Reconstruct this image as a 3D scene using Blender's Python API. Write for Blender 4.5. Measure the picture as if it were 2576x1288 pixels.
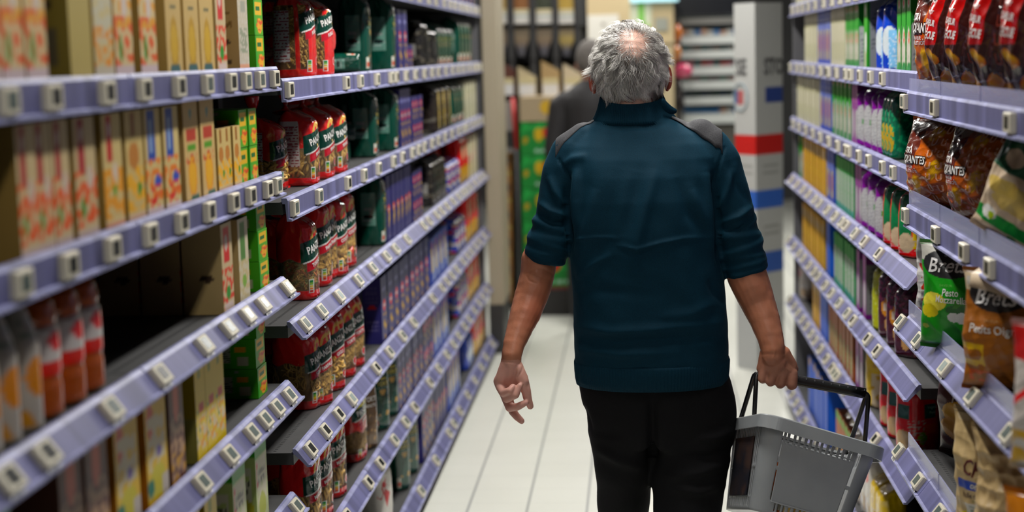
import bpy, math, random
import numpy as np
from mathutils import Vector, Matrix
random.seed(7); RNG=np.random.default_rng(7)
for o in list(bpy.data.objects): bpy.data.objects.remove(o)
SC=bpy.context.scene; COL=SC.collection
# ---------------------------------------------------------------- camera
W,HH,F=2576,1288,4100.0
CAM_H=1.69
_y=np.array([1600-W/2,121-HH/2,F]); _y/=np.linalg.norm(_y)
_d=np.array([0.0175,1.0,0.0]); _d-=_y*(_d@_y); _d/=np.linalg.norm(_d)
_x=np.cross(_d,_y)
RW=np.stack([_x,_y,-_d])             # rows: world X, Y, Z in camera (right, down, forward)
CP=np.array([0,0,CAM_H])
def ray(x,y): return RW@np.array([x-W/2,y-HH/2,F])
def onx(x,y,X): r=ray(x,y); return CP+r*(X/r[0])
def ony(x,y,Y): r=ray(x,y); return CP+r*(Y/r[1])
def onz(x,y,Z): r=ray(x,y); return CP+r*((Z-CAM_H)/r[2])
def proj(p):
    q=(np.asarray(p,float)-CP)@RW; return W/2+F*q[0]/q[2],HH/2+F*q[1]/q[2]
cam=bpy.data.cameras.new('camera'); camo=bpy.data.objects.new('camera',cam); COL.objects.link(camo)
cam.sensor_width=36; cam.sensor_fit='HORIZONTAL'; cam.lens=36*F/W
m=Matrix.Identity(4)
for i in range(3):
    m[i][0]=RW[i][0]; m[i][1]=-RW[i][1]; m[i][2]=-RW[i][2]
m.translation=Vector(CP); camo.matrix_world=m
cam.dof.use_dof=True; cam.dof.focus_distance=4.12; cam.dof.aperture_fstop=2.0
cam.clip_start=0.05
SC.camera=camo
# ---------------------------------------------------------------- world, exposure
w=bpy.data.worlds.new('world'); SC.world=w; w.use_nodes=True
w.node_tree.nodes['Background'].inputs[0].default_value=(0.80,0.90,1.0,1)
w.node_tree.nodes['Background'].inputs[1].default_value=0.02
vs=SC.view_settings; vs.view_transform='Standard'; vs.look='None'; vs.gamma=1; vs.use_curve_mapping=False; vs.exposure=0.62
SC.cycles.max_bounces=7; SC.cycles.transparent_max_bounces=12; SC.cycles.caustics_reflective=False; SC.cycles.caustics_refractive=False
SC.cycles.sample_clamp_indirect=4; SC.cycles.use_denoising=True
# ---------------------------------------------------------------- materials
MATS={}
def mat(name,col=(.5,.5,.5),rough=.5,metal=0,spec=.5,attr=False,trans=0,alpha=1,coat=0,emit=None,es=0,bump=None,noise=None,sss=0,sheen=0,alphaattr=False):
    if name in MATS: return MATS[name]
    m=bpy.data.materials.new(name); m.use_nodes=True; nt=m.node_tree; b=nt.nodes['Principled BSDF']
    I=b.inputs
    I['Base Color'].default_value=(*col,1); I['Roughness'].default_value=rough; I['Metallic'].default_value=metal
    I['Specular IOR Level'].default_value=spec; I['Transmission Weight'].default_value=trans; I['Alpha'].default_value=alpha
    I['Coat Weight'].default_value=coat; I['Coat Roughness'].default_value=.08
    if sheen: I['Sheen Weight'].default_value=sheen; I['Sheen Roughness'].default_value=.5
    if sss: I['Subsurface Weight'].default_value=sss; I['Subsurface Radius'].default_value=(.012,.004,.002); I['Subsurface Scale'].default_value=1.0
    if emit: I['Emission Color'].default_value=(*emit,1); I['Emission Strength'].default_value=es
    src=None
    if attr:
        a=nt.nodes.new('ShaderNodeAttribute'); a.attribute_name='Col'; src=a.outputs['Color']
        nt.links.new(src,I['Base Color'])
        if alphaattr: nt.links.new(a.outputs['Alpha'],I['Alpha'])
    if noise or bump:
        tc=nt.nodes.new('ShaderNodeTexCoord')
    if noise:   # (scale, color2, contrast)
        n=nt.nodes.new('ShaderNodeTexNoise'); n.inputs['Scale'].default_value=noise[0]; n.inputs['Detail'].default_value=4
        nt.links.new(tc.outputs['Object'],n.inputs['Vector'])
        r=nt.nodes.new('ShaderNodeMapRange'); r.inputs[1].default_value=.5-noise[2]; r.inputs[2].default_value=.5+noise[2]
        nt.links.new(n.outputs[0],r.inputs[0])
        mx=nt.nodes.new('ShaderNodeMix'); mx.data_type='RGBA'
        mx.inputs[7].default_value=(*noise[1],1); nt.links.new(r.outputs[0],mx.inputs[0])
        if src: nt.links.new(src,mx.inputs[6]); mx.blend_type='MULTIPLY'
        else: mx.inputs[6].default_value=(*col,1)
        nt.links.new(mx.outputs[2],I['Base Color'])
    if bump:    # (scale, strength, distance)
        n=nt.nodes.new('ShaderNodeTexNoise'); n.inputs['Scale'].default_value=bump[0]; n.inputs['Detail'].default_value=3
        nt.links.new(tc.outputs['Object'],n.inputs['Vector'])
        bp=nt.nodes.new('ShaderNodeBump'); bp.inputs['Strength'].default_value=bump[1]; bp.inputs['Distance'].default_value=bump[2]
        nt.links.new(n.outputs[0],bp.inputs['Height']); nt.links.new(bp.outputs[0],I['Normal'])
    MATS[name]=m; return m
PRINT=mat('printed_carton',attr=True,rough=.45,spec=.4,bump=(60,.15,.001))
FILM=mat('printed_film',attr=True,rough=.22,spec=.6,coat=.5,bump=(38,.5,.004))
MATTE=mat('printed_matte_film',attr=True,rough=.42,spec=.5,bump=(30,.4,.004))
CLEAR=mat('clear_and_printed_film',attr=True,rough=.12,spec=.7,coat=.4,bump=(45,.5,.004),alphaattr=True)
TAGB=mat('tag_plastic',(.60,.56,.44),.45); TAGW=mat('tag_sticker',attr=True,rough=.5)
TAGS=mat('tag_screen',attr=True,rough=.25,noise=None)
STEEL=mat('shelf_steel',(.050,.050,.050),.55,.1,noise=(9,(.035,.035,.036),.3))
BLACK=mat('back_panel_black',(.012,.012,.013),.6,noise=(5,(.02,.02,.02),.4))
POST=mat('upright_grey',(.16,.16,.17),.4,.3,noise=(6,(.11,.11,.12),.3))
PASTA=mat('dry_pasta',attr=True,rough=.45,spec=.4,sss=.0)
# ---------------------------------------------------------------- mesh builder
class MB:
    def __init__(s): s.v=[];s.f=[];s.c=[];s.m=[];s.sm=[];s.n=0
    def add(s,V,Fc,col=(.5,.5,.5),m=0,smooth=False):
        V=np.asarray(V,float).reshape(-1,3); k=len(V)
        col=np.asarray(col,float)
        if col.ndim==1: col=np.tile(col,(k,1))
        if col.shape[1]==3: col=np.hstack([col,np.ones((k,1))])
        s.v.append(V); s.c.append(col)
        n=s.n
        if isinstance(Fc,np.ndarray): s.f.extend((Fc+n).tolist()); cnt=len(Fc)
        else: s.f.extend([[i+n for i in f] for f in Fc]); cnt=len(Fc)
        s.m.extend([m]*cnt); s.sm.extend([smooth]*cnt); s.n+=k; return s
    def box(s,x0,x1,y0,y1,z0,z1,col=(.5,.5,.5),m=0,T=None):
        V=np.array([(x,y,z) for z in (z0,z1) for y in (y0,y1) for x in (x0,x1)],float)
        if T is not None: V=V@T[0].T+T[1]
        return s.add(V,[(0,2,3,1),(4,5,7,6),(0,1,5,4),(2,6,7,3),(0,4,6,2),(1,3,7,5)],col,m)
    def grid(s,P,col,m=0,smooth=True,wrapu=False,flip=False):
        # P: (nv,nu,3)
        nv,nu=P.shape[:2]
        a=np.arange(nv-1)[:,None]*nu; 
        if wrapu: j=np.arange(nu)[None,:]; j2=(j+1)%nu
        else: j=np.arange(nu-1)[None,:]; j2=j+1
        q=np.stack([a+j,a+j2,a+nu+j2,a+nu+j],-1).reshape(-1,4)
        if flip: q=q[:,::-1]
        c=np.asarray(col,float)
        if c.ndim==3: c=c.reshape(-1,c.shape[-1])
        return s.add(P.reshape(-1,3),q,c,m,smooth)
    def tube(s,pts,r,seg=10,col=(.5,.5,.5),m=0,closed=False,smooth=True,squash=1,caps=True):
        pts=np.asarray(pts,float); n=len(pts); r=np.broadcast_to(np.asarray(r,float),(n,))
        tg=np.gradient(pts,axis=0) if not closed else np.roll(pts,-1,0)-np.roll(pts,1,0)
        tg/=np.linalg.norm(tg,axis=1)[:,None]+1e-12
        up=np.array([0,0,1.]); 
        if abs(tg[0]@up)>.9: up=np.array([1.,0,0])
        A=np.zeros((n,3)); a=np.cross(tg[0],up); a/=np.linalg.norm(a)
        for i in range(n):
            a=a-tg[i]*(a@tg[i]); a/=np.linalg.norm(a)+1e-12; A[i]=a
        B=np.cross(tg,A); th=np.linspace(0,2*np.pi,seg,endpoint=False)
        P=pts[:,None]+r[:,None,None]*(np.cos(th)[None,:,None]*A[:,None]+squash*np.sin(th)[None,:,None]*B[:,None])
        if closed: P=np.concatenate([P,P[:1]])
        s.grid(P,col,m,smooth,wrapu=True)
        if caps and not closed:
            k=len(P)*seg; s.f.append([s.n-k+i for i in range(seg)][::-1]); s.f.append([s.n-seg+i for i in range(seg)])
            s.m+= [m,m]; s.sm+=[False,False]
        return s
    def lathe(s,prof,seg=24,col=(.5,.5,.5),m=0,c=(0,0,0)):
        prof=np.asarray(prof,float); th=np.linspace(0,2*np.pi,seg,endpoint=False)
        P=np.stack([prof[:,0][:,None]*np.cos(th)+c[0],prof[:,0][:,None]*np.sin(th)+c[1],np.repeat(prof[:,1][:,None],seg,1)+c[2]],-1)
        cc=np.asarray(col,float)
        if cc.ndim==2: cc=np.repeat(cc,seg,0)
        s.grid(P,cc,m,True,wrapu=True)
        k=len(P)*seg; s.f.append([s.n-k+i for i in range(seg)][::-1]); s.f.append([s.n-seg+i for i in range(seg)])
        s.m+=[m,m]; s.sm+=[False,False]; return s
    def sphere(s,c,r,seg=16,col=(.5,.5,.5),m=0,R=None):
        r=np.broadcast_to(np.asarray(r,float),(3,)); nv=seg//2+1
        ph=np.linspace(0.02,np.pi-.02,nv); th=np.linspace(0,2*np.pi,seg,endpoint=False)
        P=np.stack([np.sin(ph)[:,None]*np.cos(th),np.sin(ph)[:,None]*np.sin(th),-np.cos(ph)[:,None]*np.ones(seg)],-1)*r
        if R is not None: P=P@np.asarray(R).T
        P=P+np.asarray(c); s.grid(P,col,m,True,wrapu=True)
        k=nv*seg; s.f.append([s.n-k+i for i in range(seg)][::-1]); s.f.append([s.n-seg+i for i in range(seg)]); s.m+=[m,m]; s.sm+=[True,True]; return s
    def cone(s,a,b,ra,rb,seg=18,col=(.5,.5,.5),m=0):   # round cone
        a=np.asarray(a,float); b=np.asarray(b,float); d=b-a; L=np.linalg.norm(d)+1e-9; d/=L
        t=np.linspace(-np.pi/2,0,6); pts=[a+d*ra*math.sin(q) for q in t]; rr=[max(ra*math.cos(q),ra*.02) for q in t]
        for k in (.25,.5,.75): pts.append(a+d*L*k); rr.append(ra+(rb-ra)*k)
        t=np.linspace(0,np.pi/2,6); pts+=[b+d*rb*math.sin(q) for q in t]; rr+=[max(rb*math.cos(q),rb*.02) for q in t]
        return s.tube(pts,rr,seg,col,m)
    def mesh(s,name,mats):
        me=bpy.data.meshes.new(name); V=np.concatenate(s.v); me.from_pydata(V.tolist(),[],s.f)
        for mm in mats: me.materials.append(mm)
        me.polygons.foreach_set('material_index',s.m); me.polygons.foreach_set('use_smooth',s.sm)
        ca=me.color_attributes.new('Col','FLOAT_COLOR','POINT'); ca.data.foreach_set('color',np.concatenate(s.c).astype(np.float32).ravel())
        me.update(); return me
    def build(s,name,mats,parent=None,loc=None):
        if not isinstance(mats,(list,tuple)): mats=[mats]
        o=bpy.data.objects.new(name,s.mesh(name,mats)); COL.objects.link(o)
        if parent: o.parent=parent
        if loc is not None: o.location=loc
        return o
def tag(o,label=None,cat=None,group=None,kind=None):
    if label: o['label']=label
    if cat: o['category']=cat
    if group: o['group']=group
    if kind: o['kind']=kind
    return o
def empty(name,loc=(0,0,0),rz=0):
    o=bpy.data.objects.new(name,None); COL.objects.link(o); o.location=loc; o.rotation_euler=(0,0,rz); o.empty_display_size=.05; return o
CHILD={}
def reg(root,kids):            # prototype registry: root -> [(child,[sub...])]
    CHILD[root.name]=kids; return root
USED=set()
def place(root,loc,rz=0,scale=(1,1,1),rot=None):   # first use takes the prototype itself, then copies
    if root.name not in USED:
        USED.add(root.name); r=root
    else:
        r=root.copy(); COL.objects.link(r)
        for ch in list(root.children):
            c=ch.copy(); COL.objects.link(c); c.parent=r
            for g in ch.children:
                d=g.copy(); COL.objects.link(d); d.parent=c
    r.location=loc; r.rotation_euler=rot if rot else (0,0,rz); r.scale=scale
    return r
# vectorised pseudo noise from random plane waves
def wave(P,scale,seed,n=14,ridge=False):
    g=np.random.default_rng(seed); P=np.asarray(P); out=0
    for i in range(n):
        k=g.normal(size=P.shape[-1]); k/=np.linalg.norm(k); k*=2*np.pi/scale*g.uniform(.6,1.6)
        q=np.sin(P@k+g.uniform(0,6.28))
        out=out+(1-np.abs(q)*2 if ridge else q)
    return out/math.sqrt(n)
TXT={}
def text2d(s,bold=0.0,shear=0,spacing=1.0):
    key=(s,bold,shear,spacing)
    if key in TXT: return TXT[key]
    c=bpy.data.curves.new('txt','FONT'); c.body=s; c.size=1; c.align_x='CENTER'; c.align_y='CENTER'; c.resolution_u=2; c.offset=bold; c.shear=shear; c.space_character=spacing
    o=bpy.data.objects.new('txt',c); me=o.to_mesh()
    V=np.array([v.co[:2] for v in me.vertices]).reshape(-1,2); Fc=[list(p.vertices) for p in me.polygons]
    o.to_mesh_clear(); bpy.data.objects.remove(o); bpy.data.curves.remove(c)
    if len(V): V=V-(V.max(0)+V.min(0))/2
    TXT[key]=(V,Fc); return TXT[key]
def text_on(mb,s,fn,cx,cy,size,col,bold=.0,rot=0,m=0,shear=0,flip=1,aspect=1.0,spacing=1.0):
    """letters mapped by fn(x,y)->points"""
    V,Fc=text2d(s,bold,shear,spacing)
    if not len(V): return
    V=V*size*np.array([aspect,1]); c,sn=math.cos(rot),math.sin(rot)
    X=V[:,0]*c-V[:,1]*sn; Y=V[:,0]*sn+V[:,1]*c
    mb.add(fn(cx+flip*X,cy+Y),Fc if flip==1 else [f[::-1] for f in Fc],col,m,False)
# ---------------------------------------------------------------- lights (fixtures the shop has)
LAMPM=mat('lamp_diffuser',(1,1,1),emit=(1,.98,.94),es=3.0)
WHITE=mat('white_metal',(.7,.7,.7),.5)
def ceiling_light(x,y,L,power,label,wd=.16):
    t=empty('ceiling_light',(x,y,3.05))
    tag(t,label,'ceiling light','linear lights along the aisle ceiling')
    a=MB().box(-wd/2-.02,wd/2+.02,-L/2,L/2,0,.06).build('lamp_housing',WHITE,t)
    b=MB().box(-wd/2,wd/2,-L/2+.02,L/2-.02,-.012,-.001).build('diffuser',LAMPM,t)
    l=bpy.data.lights.new('lamp','AREA'); l.shape='RECTANGLE'; l.size=wd; l.size_y=L-.05; l.energy=power; l.color=(1,.97,.92)
    lo=bpy.data.objects.new('lamp',l); COL.objects.link(lo); lo.parent=t; lo.location=(0,0,-.02)
    return t
ords=['first','second','third','fourth','fifth','sixth','seventh','eighth','ninth','tenth','eleventh','twelfth','thirteenth','fourteenth','fifteenth','sixteenth','seventeenth','eighteenth','nineteenth','twentieth']
def nth(i):
    if i<20: return ords[i]
    t=['twenty','thirty','forty','fifty'][(i+1)//10-2]; u=(i+1)%10
    return t+('-'+ords[u-1] if u else '')
for i,y in enumerate([-1.5,1.6,4.7,7.8,10.9]):
    ceiling_light(-.05,y,2.2,[4,10,54,36,34][i],'long white linear ceiling light above the aisle, %s from the camera end'%nth(i))
ceiling_light(1.2,13.2,2.4,60,'long white linear ceiling light over the far cross aisle, right of the aisle')
ceiling_light(-1.6,10.9,2.4,34,'long white linear ceiling light over the far cross aisle, left of the aisle')
# ---------------------------------------------------------------- setting
def structure(o): tag(o,kind='structure'); return o
fl=MB(); fl.box(-6,6,-3,18,-.1,0)
FLOORM=bpy.data.materials.new('floor_tile'); FLOORM.use_nodes=True
nt=FLOORM.node_tree; b=nt.nodes['Principled BSDF']; tc=nt.nodes.new('ShaderNodeTexCoord'); mp=nt.nodes.new('ShaderNodeMapping')
nt.links.new(tc.outputs['Object'],mp.inputs[0])
TLX=.2225; TLY=.197
mp.inputs['Location'].default_value=(.4334,-5.968,0)
sx=nt.nodes.new('ShaderNodeSeparateXYZ'); nt.links.new(mp.outputs[0],sx.inputs[0])
def mth(op,a,b=None,c=None):
    n=nt.nodes.new('ShaderNodeMath'); n.operation=op
    for i,v in enumerate((a,b,c)):
        if v is None: continue
        if isinstance(v,(int,float)): n.inputs[i].default_value=v
        else: nt.links.new(v,n.inputs[i])
    return n.outputs[0]
def joint(s,T,wd):
    q=mth('DIVIDE',s,T); r=mth('ROUND',q); d=mth('MULTIPLY',mth('ABSOLUTE',mth('SUBTRACT',q,r)),T); return mth('LESS_THAN',d,wd)
gx=joint(sx.outputs[0],TLX,.0045); gy=joint(sx.outputs[1],TLY,.0025)
nz=nt.nodes.new('ShaderNodeTexNoise'); nz.inputs['Scale'].default_value=3; nt.links.new(tc.outputs['Object'],nz.inputs[0])
cr=nt.nodes.new('ShaderNodeMix'); cr.data_type='RGBA'; cr.inputs[6].default_value=(.68,.69,.62,1); cr.inputs[7].default_value=(.76,.77,.70,1); nt.links.new(nz.outputs[0],cr.inputs[0])
m1=nt.nodes.new('ShaderNodeMix'); m1.data_type='RGBA'; nt.links.new(mth('MULTIPLY',gy,.35),m1.inputs[0]); nt.links.new(cr.outputs[2],m1.inputs[6]); m1.inputs[7].default_value=(.42,.43,.41,1)
m2=nt.nodes.new('ShaderNodeMix'); m2.data_type='RGBA'; nt.links.new(mth('MULTIPLY',gx,.85),m2.inputs[0]); nt.links.new(m1.outputs[2],m2.inputs[6]); m2.inputs[7].default_value=(.27,.28,.28,1)
nt.links.new(m2.outputs[2],b.inputs['Base Color']); b.inputs['Roughness'].default_value=.32
structure(fl.build('floor',FLOORM))
CEIL=mat('ceiling_paint',(.12,.12,.12),.8,noise=(2,(.10,.10,.10),.3))
structure(MB().box(-6,6,-3,18,3.2,3.3).build('ceiling',CEIL))
DARKW=mat('dark_wall',(.035,.035,.038),.7,noise=(2,(.05,.05,.05),.3))
structure(MB().box(-6,6,17.9,18.1,0,3.2).build('wall_back',DARKW))
structure(MB().box(-6.1,-6,-3,18,0,3.2).build('wall_left',DARKW)); structure(MB().box(6,6.1,-3,18,0,3.2).build('wall_right',DARKW))
structure(MB().box(-6,6,-3.1,-3,0,3.2).build('wall_front',DARKW))
# ---------------------------------------------------------------- shelving
RAIL=bpy.data.materials.new('lavender_rail_plastic'); RAIL.use_nodes=True
nt=RAIL.node_tree; b=nt.nodes['Principled BSDF']
a=nt.nodes.new('ShaderNodeAttribute'); a.attribute_name='Col'
tc=nt.nodes.new('ShaderNodeTexCoord'); mp=nt.nodes.new('ShaderNodeMapping'); mp.inputs['Scale'].default_value=(.001,9,.001); nt.links.new(tc.outputs['Object'],mp.inputs[0])
n=nt.nodes.new('ShaderNodeTexNoise'); n.inputs['Scale'].default_value=1.3; n.inputs['Detail'].default_value=3; nt.links.new(mp.outputs[0],n.inputs[0])
mr=nt.nodes.new('ShaderNodeMapRange'); mr.inputs[1].default_value=.4; mr.inputs[2].default_value=.62; mr.inputs[3].default_value=.72; mr.inputs[4].default_value=1.25; nt.links.new(n.outputs[0],mr.inputs[0])
mx=nt.nodes.new('ShaderNodeVectorMath'); mx.operation='SCALE'; nt.links.new(a.outputs['Color'],mx.inputs[0]); nt.links.new(mr.outputs[0],mx.inputs['Scale'])
nt.links.new(mx.outputs[0],b.inputs['Base Color']); b.inputs['Roughness'].default_value=.42; b.inputs['Specular IOR Level'].default_value=.4
CLEARP=mat('clear_lavender_plastic',(.45,.47,.75),.12,alpha=.5,spec=.7)
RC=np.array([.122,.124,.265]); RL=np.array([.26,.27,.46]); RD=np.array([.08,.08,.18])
def rail_mb(side,y0,y1,tilt,seg=None):
    """profile in (out,up) from board front edge"""
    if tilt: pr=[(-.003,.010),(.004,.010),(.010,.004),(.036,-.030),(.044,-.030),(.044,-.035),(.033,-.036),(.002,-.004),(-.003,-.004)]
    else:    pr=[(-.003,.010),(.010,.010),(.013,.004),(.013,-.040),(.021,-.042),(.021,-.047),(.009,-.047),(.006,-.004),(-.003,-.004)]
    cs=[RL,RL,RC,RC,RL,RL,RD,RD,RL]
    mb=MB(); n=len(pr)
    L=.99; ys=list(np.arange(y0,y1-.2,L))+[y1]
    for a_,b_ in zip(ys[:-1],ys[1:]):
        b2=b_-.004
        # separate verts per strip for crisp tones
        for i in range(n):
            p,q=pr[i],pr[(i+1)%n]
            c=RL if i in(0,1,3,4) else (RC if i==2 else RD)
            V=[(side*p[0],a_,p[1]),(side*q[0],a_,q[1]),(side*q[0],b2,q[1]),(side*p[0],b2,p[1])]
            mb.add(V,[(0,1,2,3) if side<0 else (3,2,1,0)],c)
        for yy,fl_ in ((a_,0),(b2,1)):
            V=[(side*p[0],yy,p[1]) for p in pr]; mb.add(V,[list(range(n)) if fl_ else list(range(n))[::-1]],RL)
    return mb
LX=-.866; RX=.736
LEV_B=[(1.93,0),(1.63,0),(1.34,0),(1.035,1),(.715,1),(.405,1),(.10,1)]
LEV_A=[(1.985,0),(1.66,0),(1.41,0),(1.155,1),(.90,1),(.62,1),(.34,1),(.10,1)]
LEV_R=[(1.86,0),(1.60,0),(1.34,0),(1.075,1),(.775,1),(.495,1),(.10,1)]
LEV_C=[(1.90,0),(1.552,0),(1.258,0),(.967,1),(.613,1),(.10,1)]
RXC=.708
def unit(side,y0,y1,levels,label,depth=.52,fence=False,endpost=False,xe=None):
    e=xe if xe is not None else (LX if side>0 else RX)
    # side>0: shelves on the left wall, out = +x
    t=empty('shelving_unit',(0,(y0+y1)/2,0)); yc=(y0+y1)/2; h=(y1-y0)/2
    tag(t,label,'shelving','black gondola shelving along the aisle')
    xb=e-side*depth
    x0,x1=sorted((xb-side*.03,xb)); MB().box(x0,x1,-h+.001,h-.001,0,2.15).build('back_panel',BLACK,t)
    for z,tl in levels:
        ex=side*.02 if z<.2 else 0
        g=MB(); x0,x1=sorted((xb,e+ex)); g.box(x0,x1,-h+.002,h-.002,z-.03,z,(.09,.09,.09))
        # perforation dots along the front
        if z<1.3:
            for k in np.arange(-h+.02,h-.02,.018):
                a0,a1=sorted((e+ex-side*.055,e+ex-side*.047)); g.add([(a0,k,z+.0006),(a1,k,z+.0006),(a1,k+.008,z+.0006),(a0,k+.008,z+.0006)],[(0,1,2,3)],(.01,.01,.01),1)
        s=g.build('shelf',[STEEL,BLACK],t)
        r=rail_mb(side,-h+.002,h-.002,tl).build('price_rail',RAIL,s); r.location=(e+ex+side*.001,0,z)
        if fence and z>.2 and z<1.8:
            fm=MB()
            ys=np.arange(-h+.01,h-.05,.44)
            for k in ys:
                x0,x1=sorted((e+side*.005,e+side*.008)); fm.box(x0,x1,k,min(k+.43,h-.01),0.010,.042 if z>1.4 else .05)
            f=fm.build('shelf_edge_guard',CLEARP,s); f.location=(0,0,z)
    # plinth
    x0,x1=sorted((xb,e-side*.015)); MB().box(x0,x1,-h+.001,h-.001,.0,.068).build('plinth',mat('plinth_dark',(.03,.03,.032),.5),t)
    for yy in (-h,h-.028):
        x0,x1=sorted((xb+side*.005,xb+side*.05)); MB().box(x0,x1,yy+.001,yy+.027,.07,2.15).build('upright',POST,t)
    if endpost:
        x0,x1=sorted((xb,e+side*.0)); MB().box(x0,x1,h+.002,h+.022,0,2.15).build('end_panel',POST,t)
    return t
for i in range(4):
    a=3.90+i*1.2775; unit(1,a,a+1.2775,LEV_B,'black shelving bay of pasta, left side, %s beyond the step in the shelves'%nth(i),endpost=(i==3))
for i in range(2):
    a=3.862-(i+1)*1.15; unit(1,a,a+1.15,LEV_A,['black shelving bay of soup and juice cartons, nearest left bay but one','black shelving bay of soup cartons at the left picture edge'][i])
for i in range(3):
    a=4.305+i*1.17; unit(-1,a,a+1.15,LEV_R,'black shelving bay of rice packs on the right, %s beyond the crisps'%nth(i),endpost=(i==2))
for i in range(2):
    a=4.295-(i+1)*1.33; unit(-1,a,a+1.33,LEV_C,['black shelving bay holding bags of crisps, right side','black shelving bay of crisps at the right picture edge'][i],fence=True,xe=RXC)
# ---------------------------------------------------------------- electronic price tags
def tag_proto(side,tilt,dark):
    mb=MB()
    # face frame: u along Y, v up the face, n outwards.  centre at origin
    if tilt: vv=np.array([-side*.6,0,.8]); 
    else: vv=np.array([0,0,1.])
    if tilt: vv=np.array([-side*.607,0,.794])
    uu=np.array([0,1.,0]); nn=np.array([side*vv[2],0,-side*vv[0]*1.0]) if True else None
    nn=np.cross(uu,vv)*(1 if side>0 else -1)
    M=np.stack([uu,vv,nn],1)
    w,h,t=.030,.019,.0125
    T=(M,np.zeros(3))
    # bevelled body
    prof=[(w,h,0),(w,h,t*.75),(w-.002,h-.002,t)]
    P=[]
    for (a,b,z) in prof: P.append([(-a,-b,z),(a,-b,z),(a,b,z),(-a,b,z)])
    P=np.array(P)@M.T
    mb.grid(P,(.60,.57,.45),0,False,wrapu=True); k=mb.n; mb.f.append([k-4,k-3,k-2,k-1]); mb.m.append(0); mb.sm.append(False)
    root=empty('price_tag')
    mb.build('tag_body',TAGB,root)
    sc=MB(); scol={'d':(.006,.008,.007),'g':(.09,.12,.11),'w':(.30,.36,.34)}[dark]
    sc.add(np.array([(-.017,-.011,t+.0006),(.017,-.011,t+.0006),(.017,.013,t+.0006),(-.017,.013,t+.0006)])@M.T,[(0,1,2,3)],scol)
    sc.build('tag_display',TAGS,root)
    st=MB(); st.add(np.array([(-.028,-.030,.004),(.022,-.030,.004),(.022,-.0195,.006),(-.028,-.0195,.006)])@M.T,[(0,1,2,3)],(.72,.72,.70))
    for i in range(9):
        x=-.022+i*.0035; st.add(np.array([(x,-.028,.0048),(x+.0014,-.028,.0048),(x+.0014,-.0215,.0062),(x,-.0215,.0062)])@M.T,[(0,1,2,3)],(.08,.08,.08))
    st.build('barcode_sticker',TAGW,root)
    return root
TP={}
def price_tag(side,tilt,kind,loc,label,group):
    k=(side,tilt,kind)
    if k not in TP: TP[k]=tag_proto(side,tilt,kind)
    r=place(TP[k],loc); tag(r,label,'price tag',group); return r
def tags_px(side,z,tl,pts,where,far=None,e=None):
    """pts: (px_x, px_y[, kind])"""
    e=e or (LX if side>0 else RX)
    ex=side*.02 if z<.2 else 0
    ox,oz=(.023,-.013) if tl else (.0135,-.018)
    X=e+ex+side*ox
    Ys=[]
    for p in pts:
        Ys.append((onx(p[0],p[1],X)[1],p[2] if len(p)>2 else random.choice('ddgdg')))
    if far:
        y=far[0]
        while y<far[1]:
            Ys.append((y,random.choice('dgg'))); y+=random.uniform(*far[2])
    Ys.sort(key=lambda q:q[0])
    for i,(y,k) in enumerate(Ys):
        price_tag(side,tl,k,(X,y,z+oz),'small ivory electronic price tag, %s from near end, %s'%(nth(i),where),'electronic price tags on the %s'%where)
tags_px(1,1.66,0,[(10,255),(122,243),(260,233),(355,228),(443,221),(515,215),(575,210),(613,207),(648,204),(685,202)],'upper near left rail')
tags_px(1,1.41,0,[(45,715),(165,675),(275,635),(370,600),(450,572),(520,545),(582,522),(625,505),(668,487),(692,478)],'second near left rail')
tags_px(1,1.155,1,[(15,1215),(108,1155),(273,1035),(398,950),(508,873,'g'),(569,826,'g'),(617,793,'w'),(657,767,'g'),(718,726,'g')],'third near left rail')
tags_px(1,.90,1,[(503,1222,'g'),(573,1150,'g'),(629,1095,'g'),(662,1060,'g'),(692,1030,'g'),(723,997,'g')],'fourth near left rail')
tags_px(1,.62,1,[(700,1285,'g'),(740,1240,'g')],'fifth near left rail')
tags_px(1,1.93,0,[],'top left rail',(6.2,8.95,(.17,.3)))
tags_px(1,1.63,0,[(722,225,'d'),(866,208,'d'),(902,205,'g'),(944,202,'g'),(980,196)],'first far left rail',(5.75,8.95,(.17,.3)))
tags_px(1,1.34,0,[(735,518,'g'),(797,490,'g'),(870,455,'d'),(911,438,'g'),(948,421,'g'),(986,404,'g'),(1009,395)],'second far left rail',(6.1,8.95,(.17,.3)))
tags_px(1,1.035,1,[(763,815,'g'),(804,778,'g'),(849,745,'w'),(897,705,'g'),(934,680,'g'),(969,650,'g'),(992,630,'g'),(1021,604,'g'),(1063,570)],'third far left rail',(6.45,8.95,(.15,.26)))
tags_px(1,.715,1,[(776,1122,'d'),(814,1080,'d'),(848,1040,'d'),(880,1003,'w'),(943,930,'d'),(976,882,'g'),(1009,847,'g'),(1037,813,'g'),(1087,757)],'fourth far left rail',(6.8,8.95,(.17,.3)))
tags_px(1,.405,1,[(870,1288,'d'),(923,1218,'d'),(953,1175,'d'),(989,1115,'g'),(1017,1065,'g'),(1040,1030),(1079,973),(1101,936)],'fifth far left rail',(6.9,8.95,(.2,.35)))
tags_px(1,.10,1,[(1056,1234,'g'),(1094,1160,'g'),(1128,1099,'g')],'bottom left rail',(6.9,8.95,(.25,.4)))
tags_px(-1,1.86,0,[],'top right rail',(4.6,7.8,(.17,.3)))
tags_px(-1,1.60,0,[(2085,180),(2108,183),(2145,190),(2168,194),(2195,198),(2225,203,'d')],'first far right rail',(5.7,7.8,(.17,.3)))
tags_px(-1,1.34,0,[(2140,380),(2165,393),(2190,407),(2225,428),(2252,440)],'second far right rail',(5.7,7.8,(.17,.3)))
tags_px(-1,1.075,1,[(2132,570),(2155,599),(2179,621),(2216,651)],'third far right rail',(5.75,7.8,(.15,.27)))
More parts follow.
